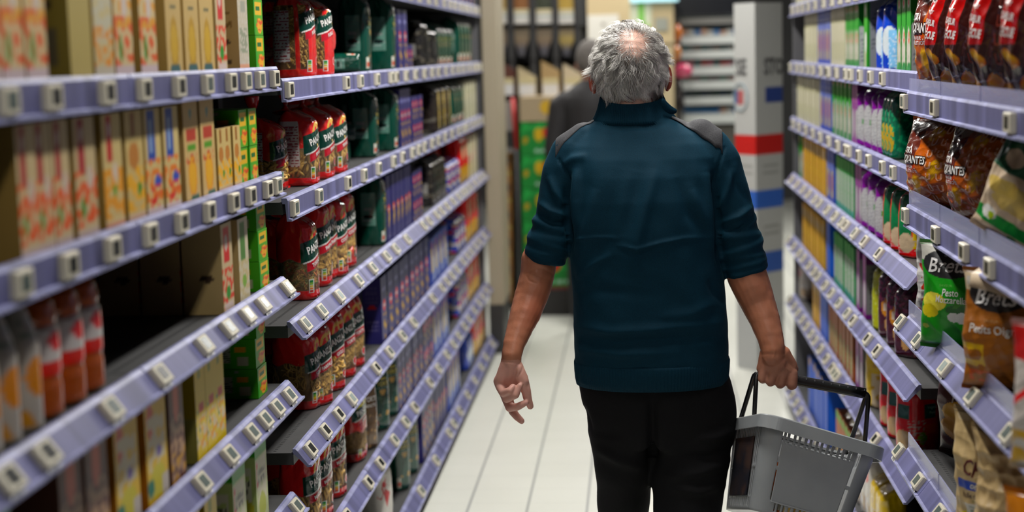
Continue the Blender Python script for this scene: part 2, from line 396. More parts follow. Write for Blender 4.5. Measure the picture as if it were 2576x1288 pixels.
tags_px(-1,.775,1,[(2150,809),(2187,854),(2211,885)],'fourth far right rail',(5.6,7.8,(.15,.27)))
tags_px(-1,.495,1,[(2104,940),(2130,985),(2207,1111)],'fifth far right rail',(5.9,7.8,(.14,.22)))
tags_px(-1,.10,1,[],'bottom right rail',(4.9,7.8,(.14,.22)))
tags_px(-1,1.552,0,[(2280,252,'g'),(2357,268,'d'),(2548,306,'d')],'top near right rail',e=RXC)
tags_px(-1,1.258,0,[(2283,541,'g'),(2360,586,'d'),(2432,628,'d'),(2497,667,'d')],'second near right rail',e=RXC)
tags_px(-1,.967,1,[(2270,811,'g'),(2315,856,'g'),(2383,925,'w'),(2453,996,'g'),(2545,1090,'g')],'third near right rail',e=RXC)
tags_px(-1,.613,1,[(2265,1136,'g'),(2315,1206,'g'),(2368,1282,'g')],'fourth near right rail',e=RXC)
# ---------------------------------------------------------------- printed designs
KR=(.42,.30,.15); CREAM=(.62,.54,.36); RED=(.68,.016,.016); WH=(.72,.70,.66); YE=(.72,.45,.03); OR=(.72,.20,.02); GR=(.03,.22,.03); LG=(.22,.50,.05)
DG=(.004,.048,.032); NAVY=(.022,.020,.11); BLUE=(.02,.05,.40); GOLD=(.50,.30,.05); BRN=(.09,.025,.012); PUR=(.12,.015,.16); PINK=(.62,.03,.14)
def paint(ops,U,V,asp=1.0,seed=0):
    C=np.zeros(U.shape+(4,)); C[...,:3]=ops[0]; C[...,3]=1
    for o in ops[1:]:
        k=o[0]
        if k=='r': m_=(U>=o[1])&(U<=o[3])&(V>=o[2])&(V<=o[4]); c=o[5]
        elif k=='e': m_=((U-o[1])/o[3])**2+((V-o[2])/o[4])**2<=1; c=o[5]
        elif k=='d':   # diagonal band: v between lines
            m_=(V>=o[1]+o[3]*U)&(V<=o[2]+o[3]*U)&(U>=o[4])&(U<=o[5]); c=o[6]
        elif k=='n':   # blotches in rect
            q=wave(np.stack([U,V*asp],-1),o[6],o[7]+seed,10); m_=(q>o[8])&(U>=o[1])&(U<=o[3])&(V>=o[2])&(V<=o[4]); c=o[5]
        elif k=='l':   # lines of text
            m_=(U>=o[1])&(U<=o[3])&(V>=o[2])&(V<=o[4])&(np.sin(V*o[6])>.1)&(wave(np.stack([U*9,V*3],-1),1.0,5,6)>-.5); c=o[5]
        elif k=='a':   # alpha in rect
            m_=(U>=o[1])&(U<=o[3])&(V>=o[2])&(V<=o[4]); C[...,3][m_]=o[5]; continue
        elif k=='chip':
            cu,cv,ru,rv,an=o[1:6]; du=(U-cu); dv=(V-cv)*asp; ca,sa=math.cos(an),math.sin(an)
            x=(du*ca+dv*sa)/ru; y=(-du*sa+dv*ca)/rv; rr=x*x+y*y+.18*np.sin(3*np.arctan2(y,x)+cu*40)
            m_=rr<=1; t=(.5+.5*np.sin(x*2.2+y*3+cu*20))[...,None]; base=np.array([.66,.40,.06])*t+np.array([.48,.20,.02])*(1-t)
            if len(o)>6: base=base*(.85+.15*np.sin(x*26)[...,None])
            edge=(rr>.8)[...,None]; base=np.where(edge,base*np.array([.9,.62,.5]),base)
            C[...,:3]=np.where(m_[...,None],base,C[...,:3]); C[...,3][m_]=1; continue
        C[...,:3][m_]=c
        if k!='a': C[...,3][m_]=1
    L=(C[...,:3]@np.array([.3,.6,.1]))[...,None]; C[...,:3]=np.clip(L+(C[...,:3]-L)*1.28,.001,.85)
    return C
PROT={}
class Proto:
    def __init__(s,root,w,d,h): s.root,s.w,s.d,s.h=root,w,d,h
def carton(key,name,w,d,h,front,side,top=None,gable=False,texts=(),nf=(22,34),lean=0,matl=None):
    mb=MB(); nu,nv=nf
    u=np.linspace(0,1,nu); v=np.linspace(0,1,nv); U,V=np.meshgrid(u,v)
    e=.0015
    # front (x=0), y from -w/2..w/2
    P=np.stack([np.zeros_like(U),(U-.5)*w,V*h],-1); mb.grid(P,paint(front,U,V,h/w),0,False)
    P=np.stack([-(1-U)*d,np.full_like(U,-w/2),V*h],-1); mb.grid(P,paint(side,U,V,h/d),0,False)
    P=np.stack([-U*d,np.full_like(U,w/2),V*h],-1); mb.grid(P,paint(side,U,V,h/d),0,False)
    P=np.stack([np.full_like(U,-d),(.5-U)*w,V*h],-1); mb.grid(P,paint(front,U,V,h/w),0,False)
    tc_=top or side[0]
    if gable:
        hz=h+d*.0+.018
        mb.add([(0,-w/2,h),(0,w/2,h),(-d,w/2,h),(-d,-w/2,h),(-d/2,-w/2,hz),(-d/2,w/2,hz)],[(0,1,5,4),(2,3,4,5),(0,4,3),(1,2,5)],tc_)
        mb.box(-d/2-.0015,-d/2+.0015,-w/2,w/2,hz-.002,hz+.012,tc_)
    else:
        mb.add([(0,-w/2,h),(0,w/2,h),(-d,w/2,h),(-d,-w/2,h)],[(0,1,2,3)],tc_)
        # flap seam
        mb.add([(-d*.48,-w/2,h+.0004),(-d*.48,w/2,h+.0004),(-d*.5,w/2,h+.0004),(-d*.5,-w/2,h+.0004)],[(0,1,2,3)],np.array(tc_)*.5)
    mb.add([(0,-w/2,0),(-d,-w/2,0),(-d,w/2,0),(0,w/2,0)],[(0,1,2,3)],tc_)
    for t in texts:   # (face,string,u,v,size,col,rot,bold)
        face,st,cu,cv,sz,c,ro=t[:7]; bo=t[7] if len(t)>7 else .02
        if face=='f': fn=lambda x,y:np.stack([np.full_like(x,.0006),x,y],-1); cx=(cu-.5)*w
        else: fn=lambda x,y:np.stack([x,np.full_like(x,-w/2-.0006),y],-1); cx=-(1-cu)*d
        text_on(mb,st,fn,cx,cv*h,sz,c,bo,ro)
    root=mb.build(name,matl or PRINT); PROT[key]=Proto(root,w,d,h); return PROT[key]
# ---------- standing bags
def sup(n=3.0,N=720):
    th=np.linspace(-np.pi,np.pi,N+1); c,s=np.cos(th),np.sin(th)
    return th,np.sign(c)*np.abs(c)**(2/n),np.sign(s)*np.abs(s)**(2/n)
def bagfn(w,d,h,seed=0,wr=.0022,gather=.80,n=3.2,topd=.16,topw=.86,lean=.25,bulge=.04):
    th,cx,cy=sup(n); px,py=cx*d/2,cy*w/2
    L=np.concatenate([[0],np.cumsum(np.hypot(np.diff(px),np.diff(py)))]); per=L[-1]; S=L/per-.5
    def fn(s,v,off=0.0):
        s=np.asarray(s,float); v=np.asarray(v,float)
        sm=(s+.5)%1-.5
        X=np.interp(sm,S,px); Y=np.interp(sm,S,py)
        t=np.clip((v-gather)/(1-gather),0,1); b=np.clip(v/.05,0,1)
        rd=(1-t**2.2)*(1-topd)+topd; rw=(1-t**2.6)*(1-topw)+topw; bb=.90+.10*np.sqrt(np.clip(1-(1-b)**2,0,1))
        bl=1+bulge*np.sin(np.pi*np.clip(v/gather,0,1))
        z=v*h
        R=np.hypot(X,Y)+1e-9; nx,ny=X/R,Y/R
        P3=np.stack([X*1.0,Y*1.0,z*.55],-1)
        amp=wr*(.35+1.2*np.clip((v-.55)/.4,0,1)+.6*np.clip(.12-v,0,1)*8)
        dz=wave(P3,.055,seed,10,True)*amp*.55+wave(P3,.11,seed+1,8)*amp*.8
        q=dz+off
        return np.stack([X*rd*bb*bl+nx*q-lean*d*.5*t*0-lean*d*t*t*.5,Y*rw*bb*bl+ny*q,z+q*.2*t],-1)
    fn.per=per; fn.h=h; fn.w=w; fn.d=d; fn.n=n; return fn
def pasta_piece(kind,g):
    """return V,F,(col) about 3-4 cm piece centred at the origin, long axis x"""
    mb=MB(); c0=np.array([.62,.37,.075])*g.uniform(.85,1.1)
    if kind in('penne','maca','tube'):
        L,r=(.036,.0042) if kind=='penne' else ((.040,.0030) if kind=='maca' else (.022,.004))
        th=np.linspace(0,2*np.pi,9,endpoint=False); sl=.9 if kind=='penne' else 0
        A=[]
        for x0,rr in ((-L/2,r*.7),(-L/2,r),(-L/6,r),(L/6,r),(L/2,r),(L/2,r*.7)):
            A.append(np.stack([x0+sl*rr*np.cos(th)*(1 if abs(x0)>L/3 else 0)+0*th,rr*np.cos(th),rr*np.sin(th)+.0012*math.cos(x0*60)],-1))
        cols=[c0*.35,c0,c0,c0,c0,c0*.35]
        P=np.array(A); C=np.repeat(np.array(cols)[:,None],9,1); mb.grid(P,C,0,True,wrapu=True)
        # dark inside disc
        for i in (0,5): mb.add(P[i],[list(range(9))],c0*.25)
    elif kind in('fusilli','tric'):
        if kind=='tric': c0=np.array([(.60,.34,.07),(.50,.13,.03),(.25,.24,.05)][g.integers(3)])
        t=np.linspace(0,1,16); L=.034; a=t*2*np.pi*2.6; r=.0058
        P=np.zeros((16,4,3))
        for j,(k,rr) in enumerate(((0,r),(0.25,r*.45),(.5,r),(.75,r*.45))):
            P[:,j]=np.stack([(t-.5)*L,rr*np.cos(a+k*2*np.pi),rr*np.sin(a+k*2*np.pi)],-1)
        C=np.ones((16,4,3))*c0; C[:,1]*=.62; C[:,3]*=.62
        mb.grid(P,C,0,True,wrapu=True)
    elif kind=='farf':
        u=np.linspace(-1,1,9); v=np.linspace(-1,1,5); U,V=np.meshgrid(u,v)
        wd=.010*(.28+.72*np.abs(U)**.8); P=np.stack([U*.017,V*wd,.003*np.cos(V*7)*(1-np.abs(U))+.0025*np.abs(U)],-1)
        mb.grid(P,c0,0,True)
    elif kind=='coq':
        u=np.linspace(-np.pi*.8,np.pi*.8,9); v=np.linspace(-1,1,6); U,V=np.meshgrid(u,v)
        r=.0085*np.sqrt(np.clip(1.05-V**2,0,1)); P=np.stack([V*.011,r*np.sin(U),r*np.cos(U)],-1); C=np.ones(P.shape)*c0; C[:,[0,-1]]*=.5
        mb.grid(P,C,0,True)
    elif kind=='noodle':
        t=np.linspace(-1,1,8); L=.02
        pts=np.stack([t*L,.006*np.sin(t*2.5+g.uniform(0,6)),.003*np.cos(t*3)],-1)
        mb.tube(pts,.0016,5,c0,caps=False)
    elif kind=='shellmac':
        a=np.linspace(0,1.25*np.pi,9); pts=np.stack([.009*np.cos(a),.009*np.sin(a),0*a],-1); mb.tube(pts,.0036,7,c0,caps=False); 
    return np.concatenate(mb.v),mb.f,np.concatenate(mb.c)[:,:3]
def pasta_fill(fn,kind,v0,v1,seed,s0=-.42,s1=.42,count=150,inset=.006):
    g=np.random.default_rng(seed); mb=MB()
    pcs=[pasta_piece(kind,g) for _ in range(12)]
    # inner core
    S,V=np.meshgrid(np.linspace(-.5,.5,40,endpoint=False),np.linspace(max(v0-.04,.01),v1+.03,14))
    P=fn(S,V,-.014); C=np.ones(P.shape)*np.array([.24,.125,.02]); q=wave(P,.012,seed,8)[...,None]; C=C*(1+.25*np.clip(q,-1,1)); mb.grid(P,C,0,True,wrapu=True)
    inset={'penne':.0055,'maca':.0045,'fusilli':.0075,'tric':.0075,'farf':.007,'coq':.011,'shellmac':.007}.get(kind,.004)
    for i in range(int(count*1.7)):
        s=g.uniform(s0,s1); v=g.uniform(v0,v1)
        p=fn(s,v,-inset-g.uniform(0,.004)); pu=fn(s+.01,v,-inset); pv=fn(s,v+.01,-inset)
        tu=pu-fn(s,v,-inset); tu/=np.linalg.norm(tu); tv=pv-fn(s,v,-inset); tv/=np.linalg.norm(tv); n=np.cross(tu,tv); n/=np.linalg.norm(n)
        a=g.uniform(0,np.pi) if kind!='penne' else g.normal(1.4,.6)
        ax=tu*math.cos(a)+tv*math.sin(a)+n*g.normal(0,.08); ax/=np.linalg.norm(ax); b=np.cross(n,ax); b/=np.linalg.norm(b); nn=np.cross(ax,b)
        HL={'penne':.018,'maca':.02,'farf':.016,'noodle':.02,'fusilli':.017,'tric':.017}.get(kind,.011)
        if any((abs(q_[0])/(fn.d/2-.003))**fn.n+(abs(q_[1])/(fn.w/2-.003))**fn.n>1 or q_[2]<v0*fn.h for q_ in (p+ax*HL,p-ax*HL)): continue
        ro=g.uniform(0,6.28); b2=b*math.cos(ro)+nn*math.sin(ro) if kind not in('farf','coq') else b*math.cos(ro*.12-.4)+nn*math.sin(ro*.12-.4); n2=np.cross(ax,b2)
        V_,F_,C_=pcs[g.integers(12)]
        mb.add(V_@np.stack([ax,b2,n2])+p,F_,C_*g.uniform(.8,1.15),0,True)
    return mb
def std_bag(key,name,w,d,h,front_fn,seed=0,texts=(),matl=None,res=(150,110),pasta=None,clip=False,childname='printed_film',**kw):
    fn=bagfn(w,d,h,seed,**kw); nu,nv=res
    s=np.linspace(-.5,.5,nu,endpoint=False); v=np.linspace(0,1,nv); S,V=np.meshgrid(s,v)
    P=fn(S,V); C=front_fn(S*fn.per,V*h,S,V)
    mb=MB(); mb.grid(P,C,0,True,wrapu=True)
    k=nv*nu; mb.f.append([mb.n-k+i for i in range(nu)][::-1]); mb.f.append([mb.n-nu+i for i in range(nu)]); mb.m+=[0,0]; mb.sm+=[False,False]
    if clip:   # gathered tail with ring behind the folded top
        t=np.linspace(0,1,9); x0=-d*.32
        rr=[.036,.012,.005,.007,.012,.016,.019,.021,.023]
        mb.tube(np.stack([x0+0*t,.0*t+.004*np.sin(t*5),h*.965+t*.075],-1),rr,12,front_fn(np.array([0.]),np.array([h]),np.array([0.]),np.array([1.]))[0][:3],0)
    for t in texts:   # (string, s_m, z_m, size, col, rot, bold)
        st,cx,cz,sz,c,ro=t[:6]; bo=t[6] if len(t)>6 else .02; asp=t[7] if len(t)>7 else 1
        text_on(mb,st,lambda x,y:fn(x/fn.per,y/h,.0012),cx,cz,sz,c,bo,ro,0,aspect=asp)
    if pasta:
        root=empty(name); mb.build(childname,matl or FILM,root)
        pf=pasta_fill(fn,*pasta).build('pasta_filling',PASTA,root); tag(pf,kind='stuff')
    else: root=mb.build(name,matl or FILM)
    PROT[key]=Proto(root,w,d,h); return PROT[key]
def panz(kind,w,d,h,band=None,red=RED,bar='PENNE',top=.5,side_label=False,lowwin=.11,pict='s'):
    def f(x,z,S,V):
        C=np.zeros(S.shape+(4,)); C[...,:3]=red; C[...,3]=1
        win=(V>lowwin)&(V<top+.02*np.sin(S*40))
        C[win]=(.5,.4,.3,.16)
        if kind=='fus':   # tall windows with red vertical strips
            win=(V>lowwin)&(V<.86)&(np.abs(S)>.10); C[...,:3]=red; C[...,3]=1; C[win]=(.5,.3,.2,.14)
            st=(np.abs(np.abs(S)-.19)<.018)&(V>.1); C[st]=(*red,1)
        if side_label:
            m_=(S>-.385)&(S<-.20)&(V>.26)&(V<.86) if side_label==1 else (S>-.45)&(S<-.25)&(V>.2)&(V<.8)
            C[m_]=(.60,.57,.56,1)
            l=m_&(np.sin(V*170)>.3)&(S>-.39)&(S<-.21)&(wave(np.stack([S*30,V*10],-1),1.,3,6)>-.2)&(V<.8); C[l]=(.30,.05,.07,1)
        # pasta picture above the banner
        for (cx,cz,a,rx,rz) in ((-.010,h*.80,.5,.017,.0055),(.004,h*.77,1.9,.019,.0055),(-.022,h*.745,1.2,.014,.005),(.018,h*.82,.2,.014,.005)):
            dx,dz=x-cx,z-cz; q=((dx*math.cos(a)+dz*math.sin(a))/rx)**2+((-dx*math.sin(a)+dz*math.cos(a))/rz)**2
            C[q<1]=(.72,.42,.07,1)
        # banner: green parallelogram, white line, red tail
        yb=h*.60 if kind!='fus' else h*.70
        sl=.28
        m_=(np.abs(x)<.062)&(z>yb-.020+sl*x)&(z<yb+.030+sl*x); C[m_]=(*DG,1)
        m_=(np.abs(x)<.055)&(z>yb-.024+sl*x)&(z<=yb-.020+sl*x); C[m_]=(.75,.73,.7,1)
        m_=(np.abs(x+.0)<.046)&(z>yb-.046+sl*x)&(z<=yb-.024+sl*x); C[m_]=(.50,.008,.02,1)
        # nutri score
        m_=(np.abs(x+.034)<.009)&(z>.018)&(z<.052); C[m_]=(.65,.65,.6,1)
        for i,cc in enumerate(((.5,.03,.02),(.7,.2,.02),(.65,.45,.03),(.2,.4,.05),(.02,.2,.05))):
            m_=(np.abs(x+.034)<.006)&(z>.020+i*.006)&(z<.0255+i*.006); C[m_]=(*cc,1)
        q=((x-.022)/.013)**2+((z-.048)/.013)**2; C[(q<1)]=(.7,.68,.66,1); C[(q<.7)]=(*red,1) if V.max()>0 else 0
        if band:
            m_=(z>h*.66+.35*x*0+.12*x)&(z<h*.78+.12*x); C[m_]=(.62,.55,.02,1)
        return C
    return f
PT=(.80,.79,.76)
def panz_texts(h,bar,kind=''):
    yb=h*.60 if kind!='fus' else h*.70
    a=math.atan(.28)
    T=[('PANZANI',0,yb+.006,.026,PT,a,.03,.82),(bar,0,yb-.035,.014,PT,a,.03,.9),('SEMOULE',.018,yb+.033,.006,PT,a,.02,.9),('1',.022,.048,.012,PT,0,.04)]
    return T
def mk_panz(key,kind,bar,pk,w=.078,d=.105,h=.25,seed=0,**kw):
    bd=kw.pop('band',None); sl=kw.pop('side_label',False); top=kw.pop('top',.5); red=kw.pop('red',RED); cnt=kw.pop('count',170)
    ex=kw.pop('extra',[])
    std_bag(key,'pasta_bag',w,d,h,panz(kind,w,d,h,bd,red,bar,top,sl),seed,panz_texts(h,bar,kind)+ex,CLEAR,(170,150),(pk,.12,.84 if kind=='fus' else top,seed+5,-.45,.42,cnt),clip=kw.pop('clip',False),**kw)
mk_panz('p_fusilli','fus','FUSILLI','fusilli',w=.10,d=.11,h=.235,seed=11,side_label=2,count=260,extra=[('DE',-.105,.18,.010,(.3,.03,.05),0),])
mk_panz('p_penne','a','PENNE','penne',w=.105,h=.205,seed=21,top=.52,side_label=1,count=150,clip=True,extra=[('MODE DE',-.108,.155,.009,(.35,.03,.06),0,.03),('CUISSON',-.108,.145,.009,(.35,.03,.06),0,.03),('8-10 min',-.108,.128,.008,(.35,.03,.06),0,.02),('11 min',-.100,.112,.008,(.35,.03,.06),0,.02)])
mk_panz('p_tric','a','TORSADES','tric',w=.09,h=.215,seed=31,top=.46,clip=True)
mk_panz('p_farf','a','FARFALLE','farf',w=.085,h=.25,seed=41,top=.42,count=130)
mk_panz('p_coq','a','COQUILLES','coq',w=.09,h=.25,seed=51,top=.46,count=150)
mk_panz('p_maca','a','MACARONI','maca',w=.09,h=.245,seed=61,top=.46,count=190)
mk_panz('p_tort','a','TORTI','fusilli',w=.085,h=.245,seed=71,top=.44,count=190)
mk_panz('p_gig','a','GIGLI','shellmac',w=.09,h=.245,seed=81,top=.44,count=150)
mk_panz('p_nood','a','NOUILLES','noodle',w=.10,d=.13,h=.24,seed=91,top=.55,count=420)
mk_panz('p_maxi','a','TORTI','fusilli',w=.12,d=.125,h=.335,seed=101,top=.36,count=260,band=1,extra=[('MAXI',-.03,.252,.020,(.45,.05,.02),.12,.04),('FORMAT',-.03,.236,.014,(.45,.05,.02),.12,.04)])
mk_panz('p_mezz','a','MEZZE','shellmac',w=.085,h=.20,seed=111,top=.42,side_label=2,count=150,clip=True)
# ---------- other bags
def opsbag(ops,asp=2.2):
    return lambda x,z,S,V: paint(ops,S+.5,V,asp)
def gbag(x,z,S,V):
    C=paint([DG,('r',.17,.28,.33,.72,(.13,.24,.20)),('l',.18,.33,.32,.42,(.30,.38,.35),150),('e',.25,.50,.05,.022,(.25,.29,.27)),('e',.25,.40,.055,.028,(.012,.02,.02)),('l',.18,.56,.32,.70,(.14,.22,.19),120)],S+.5,V,2.2)
    g=((x/.017)**2+((z-.205)/.022)**2)<1; C[g]=(.66,.64,.6,1)
    q=wave(np.stack([x,z*.6],-1),.035,3,10); m_=(q>.75)&(np.abs(x-.005)<.03)&(z>.05)&(z<.135); C[m_]=(.42,.24,.05,1)
    m_=(np.abs(x+.028)<.008)&(z>.015)&(z<.05); C[m_]=(.6,.6,.5,1)
    m_=(np.abs(x+.028)<.006)&(z>.02)&(z<.033); C[m_]=(.6,.1,.05,1)
    return C
GT=[('U',0,.206,.026,(.03,.05,.04),0,.03),('MINI',.002,.172,.013,(.45,.36,.06),0,.03),('TORTI',0,.155,.019,(.45,.36,.06),0,.03,.9),('QUALITE SUPERIEURE',0,.142,.006,(.3,.4,.3),0,.0)]
std_bag('g_torti','pasta_bag_green',.085,.105,.25,gbag,201,GT,FILM,(130,100))
std_bag('g_torti2','pasta_bag_green',.085,.105,.215,gbag,205,[],FILM,(130,90))
std_bag('b_torti','pasta_bag_brown',.09,.10,.25,lambda x,z,S,V:np.where((wave(np.stack([x,z*.6],-1),.022,9,12)>1.0)[...,None]&(z<.14)[...,None],np.array([.40,.22,.07,1]),np.where((((x/.016)**2+((z-.205)/.026)**2)<1)[...,None],np.array([.1,.08,.07,1]),np.array([.13,.075,.035,1]))),211,[('U',0,.206,.024,PT,0,.03),('TORTI',0,.158,.021,PT,0,.03,.9),('MINUTE',0,.138,.014,PT,0,.02,.9)],FILM,(110,90))
RIGHTB={'purp','ry_rice','lime','choc','pinkb','yelb','whiteb','bluew','dgreen'}
def _sh(o):
    if o[0] in 'rnl': k=.12 if o[1]>=.6 and o[3]-o[1]<.5 else 0; return (o[0],o[1]-k,o[2],o[3]-k)+tuple(o[4:])
    k=.12 if o[1]>=.7 else 0; return (o[0],o[1]-k)+tuple(o[2:])
def mir(ops): return [ops[0]]+[_sh(q) for q in _mir(ops)]
def _mir(ops): return [((o[0],1-o[3],o[2],1-o[1])+tuple(o[4:])) if o[0] in 'rnl' else ((o[0],1-o[1])+tuple(o[2:])) for o in ops[1:]]
def simple_bag(key,name,w,d,h,ops,seed,texts=(),matl=None,res=(70,60),**kw):
    if key in RIGHTB: ops=mir(ops)
    std_bag(key,name,w,d,h,opsbag(ops,1.0),seed,texts,matl or FILM,res,**kw)
simple_bag('dark_y','pasta_bag_dark',.10,.10,.20,[(.02,.015,.012),('r',.45,.1,.75,.9,(.55,.42,.14)),('n',0,0,1,1,(.14,.13,.11),.25,3,.8)],301)
simple_bag('red_y','pasta_bag_red_yellow',.11,.10,.24,[(.60,.01,.008),('r',0,.0,1,.33,(.62,.38,.03)),('r',.40,.50,.62,.75,(.55,.45,.3)),('n',.0,.05,1,.35,(.45,.22,.03),.12,4,.3)],311)
simple_bag('blue_mix','snack_bag_blue',.10,.10,.16,[(.03,.06,.35),('n',0,0,1,1,(.55,.5,.45),.22,5,.5),('n',0,0,1,1,(.5,.02,.03),.25,9,.8)],321)
simple_bag('dark_misc','pasta_bag_black',.10,.08,.17,[(.015,.014,.013),('r',.0,.2,.3,.5,(.35,.34,.32)),('n',0,0,1,1,(.10,.09,.07),.2,5,.8)],331)
simple_bag('purp','rice_bag_purple',.105,.09,.23,[(.17,.012,.22),('e',.5,.40,.16,.30,(.42,.42,.42)),('n',.34,.12,.66,.68,(.28,.28,.29),.03,5,.3),('e',.50,.42,.022,.06,(.04,.25,.04)),('e',.02,.4,.16,.28,(.4,.4,.4)),('r',.1,.0,.22,1,(.3,.05,.32))],341,clip=True)
simple_bag('ry_rice','rice_bag_red_yellow',.10,.10,.23,[(.60,.014,.01),('r',.30,.15,.42,.9,(.70,.50,.02)),('r',.44,.25,.60,.92,(.02,.16,.06)),('r',.02,.25,.26,.85,(.66,.48,.02)),('r',.06,.4,.16,.56,(.02,.15,.04)),('e',.5,.22,.09,.15,(.50,.40,.28)),('n',.0,.1,1,.3,(.52,.42,.3),.03,5,.8),('r',.05,.04,.22,.13,(.5,.48,.45)),('l',.05,.05,.22,.12,(.05,.05,.05),260)],351)
simple_bag('lime','rice_bag_lime',.10,.09,.24,[(.42,.44,.02),('r',.0,.1,.42,.75,(.20,.18,.02)),('n',.0,0,1,1,(.58,.6,.2),.1,8,1.0)],361,clip=True)
simple_bag('choc','grain_bag_maroon',.10,.10,.24,[(.055,.012,.022),('r',.0,.0,.26,.40,(.42,.17,.20)),('e',.50,.45,.05,.13,(.55,.25,.08)),('e',.50,.45,.025,.06,(.7,.6,.5)),('e',.46,.2,.05,.10,(.5,.3,.15)),('n',.0,.5,1,1,(.18,.03,.07),.1,8,.5)],371)
simple_bag('pinkb','grain_bag_red',.10,.11,.22,[(.56,.012,.045),('r',.07,.52,.19,.72,(.01,.07,.055)),('r',.44,.50,.56,.70,(.01,.07,.055)),('r',.07,.30,.19,.44,(.62,.09,.03)),('e',.2,.24,.04,.09,(.2,.35,.04)),('e',.5,.2,.09,.14,(.5,.35,.2)),('n',.3,0,.45,.5,(.5,.4,.35),.05,7,.4)],381,[('Vegetal',.098,.147,.013,(.4,.5,.45),0,.0),('Petit',.098,.132,.013,(.4,.5,.45),0,.0)])
simple_bag('yelb','grain_bag_yellow',.10,.09,.22,[(.56,.40,.02),('r',.3,.0,.5,.5,(.5,.42,.3)),('n',0,0,1,1,(.4,.26,.02),.2,8,.9)],391)
simple_bag('whiteb','rice_bag_white',.10,.09,.22,[(.55,.53,.50),('e',.5,.7,.1,.12,(.55,.03,.02)),('r',.1,.1,.3,.3,(.4,.3,.2)),('n',0,0,1,.5,(.45,.36,.24),.1,8,.6)],401)
simple_bag('arrow','flour_bag_white',.11,.11,.20,[(.62,.60,.56),('n',.2,0,.8,.2,(.5,.02,.02),.1,8,1.0)],411,[('\u2191',-.02,.11,.10,(.5,.015,.02),.3,.05)],MATTE,lean=.1)
simple_bag('bluew','rice_bag_blue',.10,.09,.215,[(.015,.05,.38),('e',.5,.40,.12,.20,(.55,.60,.62)),('r',.1,.05,.38,.55,(.22,.42,.62)),('n',.1,.0,.4,.5,(.5,.6,.7),.06,8,.6)],421)
simple_bag('dgreen','rice_bag_green',.09,.08,.235,[(.012,.11,.06),('e',.5,.3,.08,.2,(.45,.32,.08)),('n',.2,.1,.8,.7,(.04,.25,.12),.1,8,.5)],431)
simple_bag('redbot','sauce_bottle_red',.06,.06,.20,[(.45,.42,.28),('r',0,.62,1,1,(.55,.01,.01)),('n',0,0,1,.6,(.35,.12,.06),.2,8,.5)],441,gather=.5,topd=.45,topw=.45,n=2.2)
# ---------- cartons
leaf=('n',.1,.3,.9,.55,GR,.22,7,.8)
carton('soup_red','soup_carton',.066,.095,.195,[(.55,.44,.27),('r',.18,.52,.52,.98,(.26,.012,.014)),('e',.35,.86,.09,.06,(.5,.4,.35)),('r',.24,.56,.46,.72,(.38,.06,.06)),('n',.0,.1,1,.55,(.66,.13,.02),.5,3,-.1),('e',.7,.5,.16,.09,(.6,.5,.42)),('e',.3,.25,.1,.1,GR),('e',.35,.16,.08,.04,(.55,.5,.3)),('r',0,0,1,.07,(.5,.4,.38))],[(.30,.205,.085)])
carton('soup_mix','soup_carton',.066,.095,.195,[(.60,.48,.25),('r',.22,.58,.52,.98,(.42,.015,.015)),('e',.37,.86,.07,.07,(.6,.5,.5)),('n',.0,.12,1,.52,(.70,.33,.02),.5,5,-.3),('e',.6,.50,.14,.08,(.66,.55,.45)),('e',.55,.34,.1,.05,(.1,.3,.04)),('r',0,0,1,.08,(.58,.3,.2))],[(.30,.205,.085)])
carton('soup_orange','soup_carton',.066,.095,.195,[(.58,.45,.22),('e',.45,.60,.3,.12,(.45,.2,.07)),('r',.3,.76,.6,.98,(.28,.13,.04)),('n',.0,.12,1,.5,(.75,.42,.03),.5,6,-.3),('e',.7,.30,.12,.06,GR),('r',0,0,1,.08,(.58,.4,.3))],[(.30,.205,.085)])
carton('soup_blue','soup_carton',.066,.095,.195,[(.62,.50,.26),('r',.15,.50,.62,.98,(.012,.06,.30)),('r',.3,.6,.45,.9,(.3,.4,.55)),('n',.0,.12,1,.52,(.68,.22,.04),.4,8,0),('e',.7,.32,.22,.05,(.03,.07,.38)),('n',.2,.05,.9,.3,(.6,.02,.03),.3,9,.2),('r',0,0,1,.07,(.6,.5,.5))],[(.30,.205,.085)])
carton('soup_top','soup_carton',.066,.095,.20,[(.62,.50,.30),('r',.15,.80,.75,.99,(.55,.10,.10)),('n',.0,.12,1,.5,(.62,.13,.02),.5,13,-.1),('n',.0,.4,1,.75,(.66,.33,.08),.4,15,.2),('e',.6,.62,.16,.13,(.64,.55,.5)),('e',.3,.24,.1,.1,GR),('r',0,0,1,.10,(.55,.45,.45))],[(.30,.205,.085)])
carton('soup_green','soup_carton',.066,.095,.20,[(.56,.48,.28),('r',.15,.76,.75,.99,(.05,.16,.08)),('n',.0,.3,1,.75,(.55,.52,.4),.4,15,-.2),('n',.0,.05,1,.4,(.65,.28,.05),.4,13,.0),('r',0,0,1,.10,(.5,.45,.35))],[(.30,.205,.085)])
carton('squash','soup_carton',.07,.095,.205,[(.58,.42,.21),('e',.5,.25,.30,.20,(.70,.34,.03)),('e',.5,.25,.22,.14,(.74,.42,.06)),('r',.15,.60,.85,.70,(.40,.06,.04)),('r',.2,.50,.8,.56,(.10,.28,.04)),('e',.5,.86,.12,.05,(.20,.30,.24)),('n',.1,.38,.9,.46,(.5,.1,.04),.3,5,.2),('e',.6,.03,.3,.06,(.05,.12,.08))],[(.36,.25,.12)])
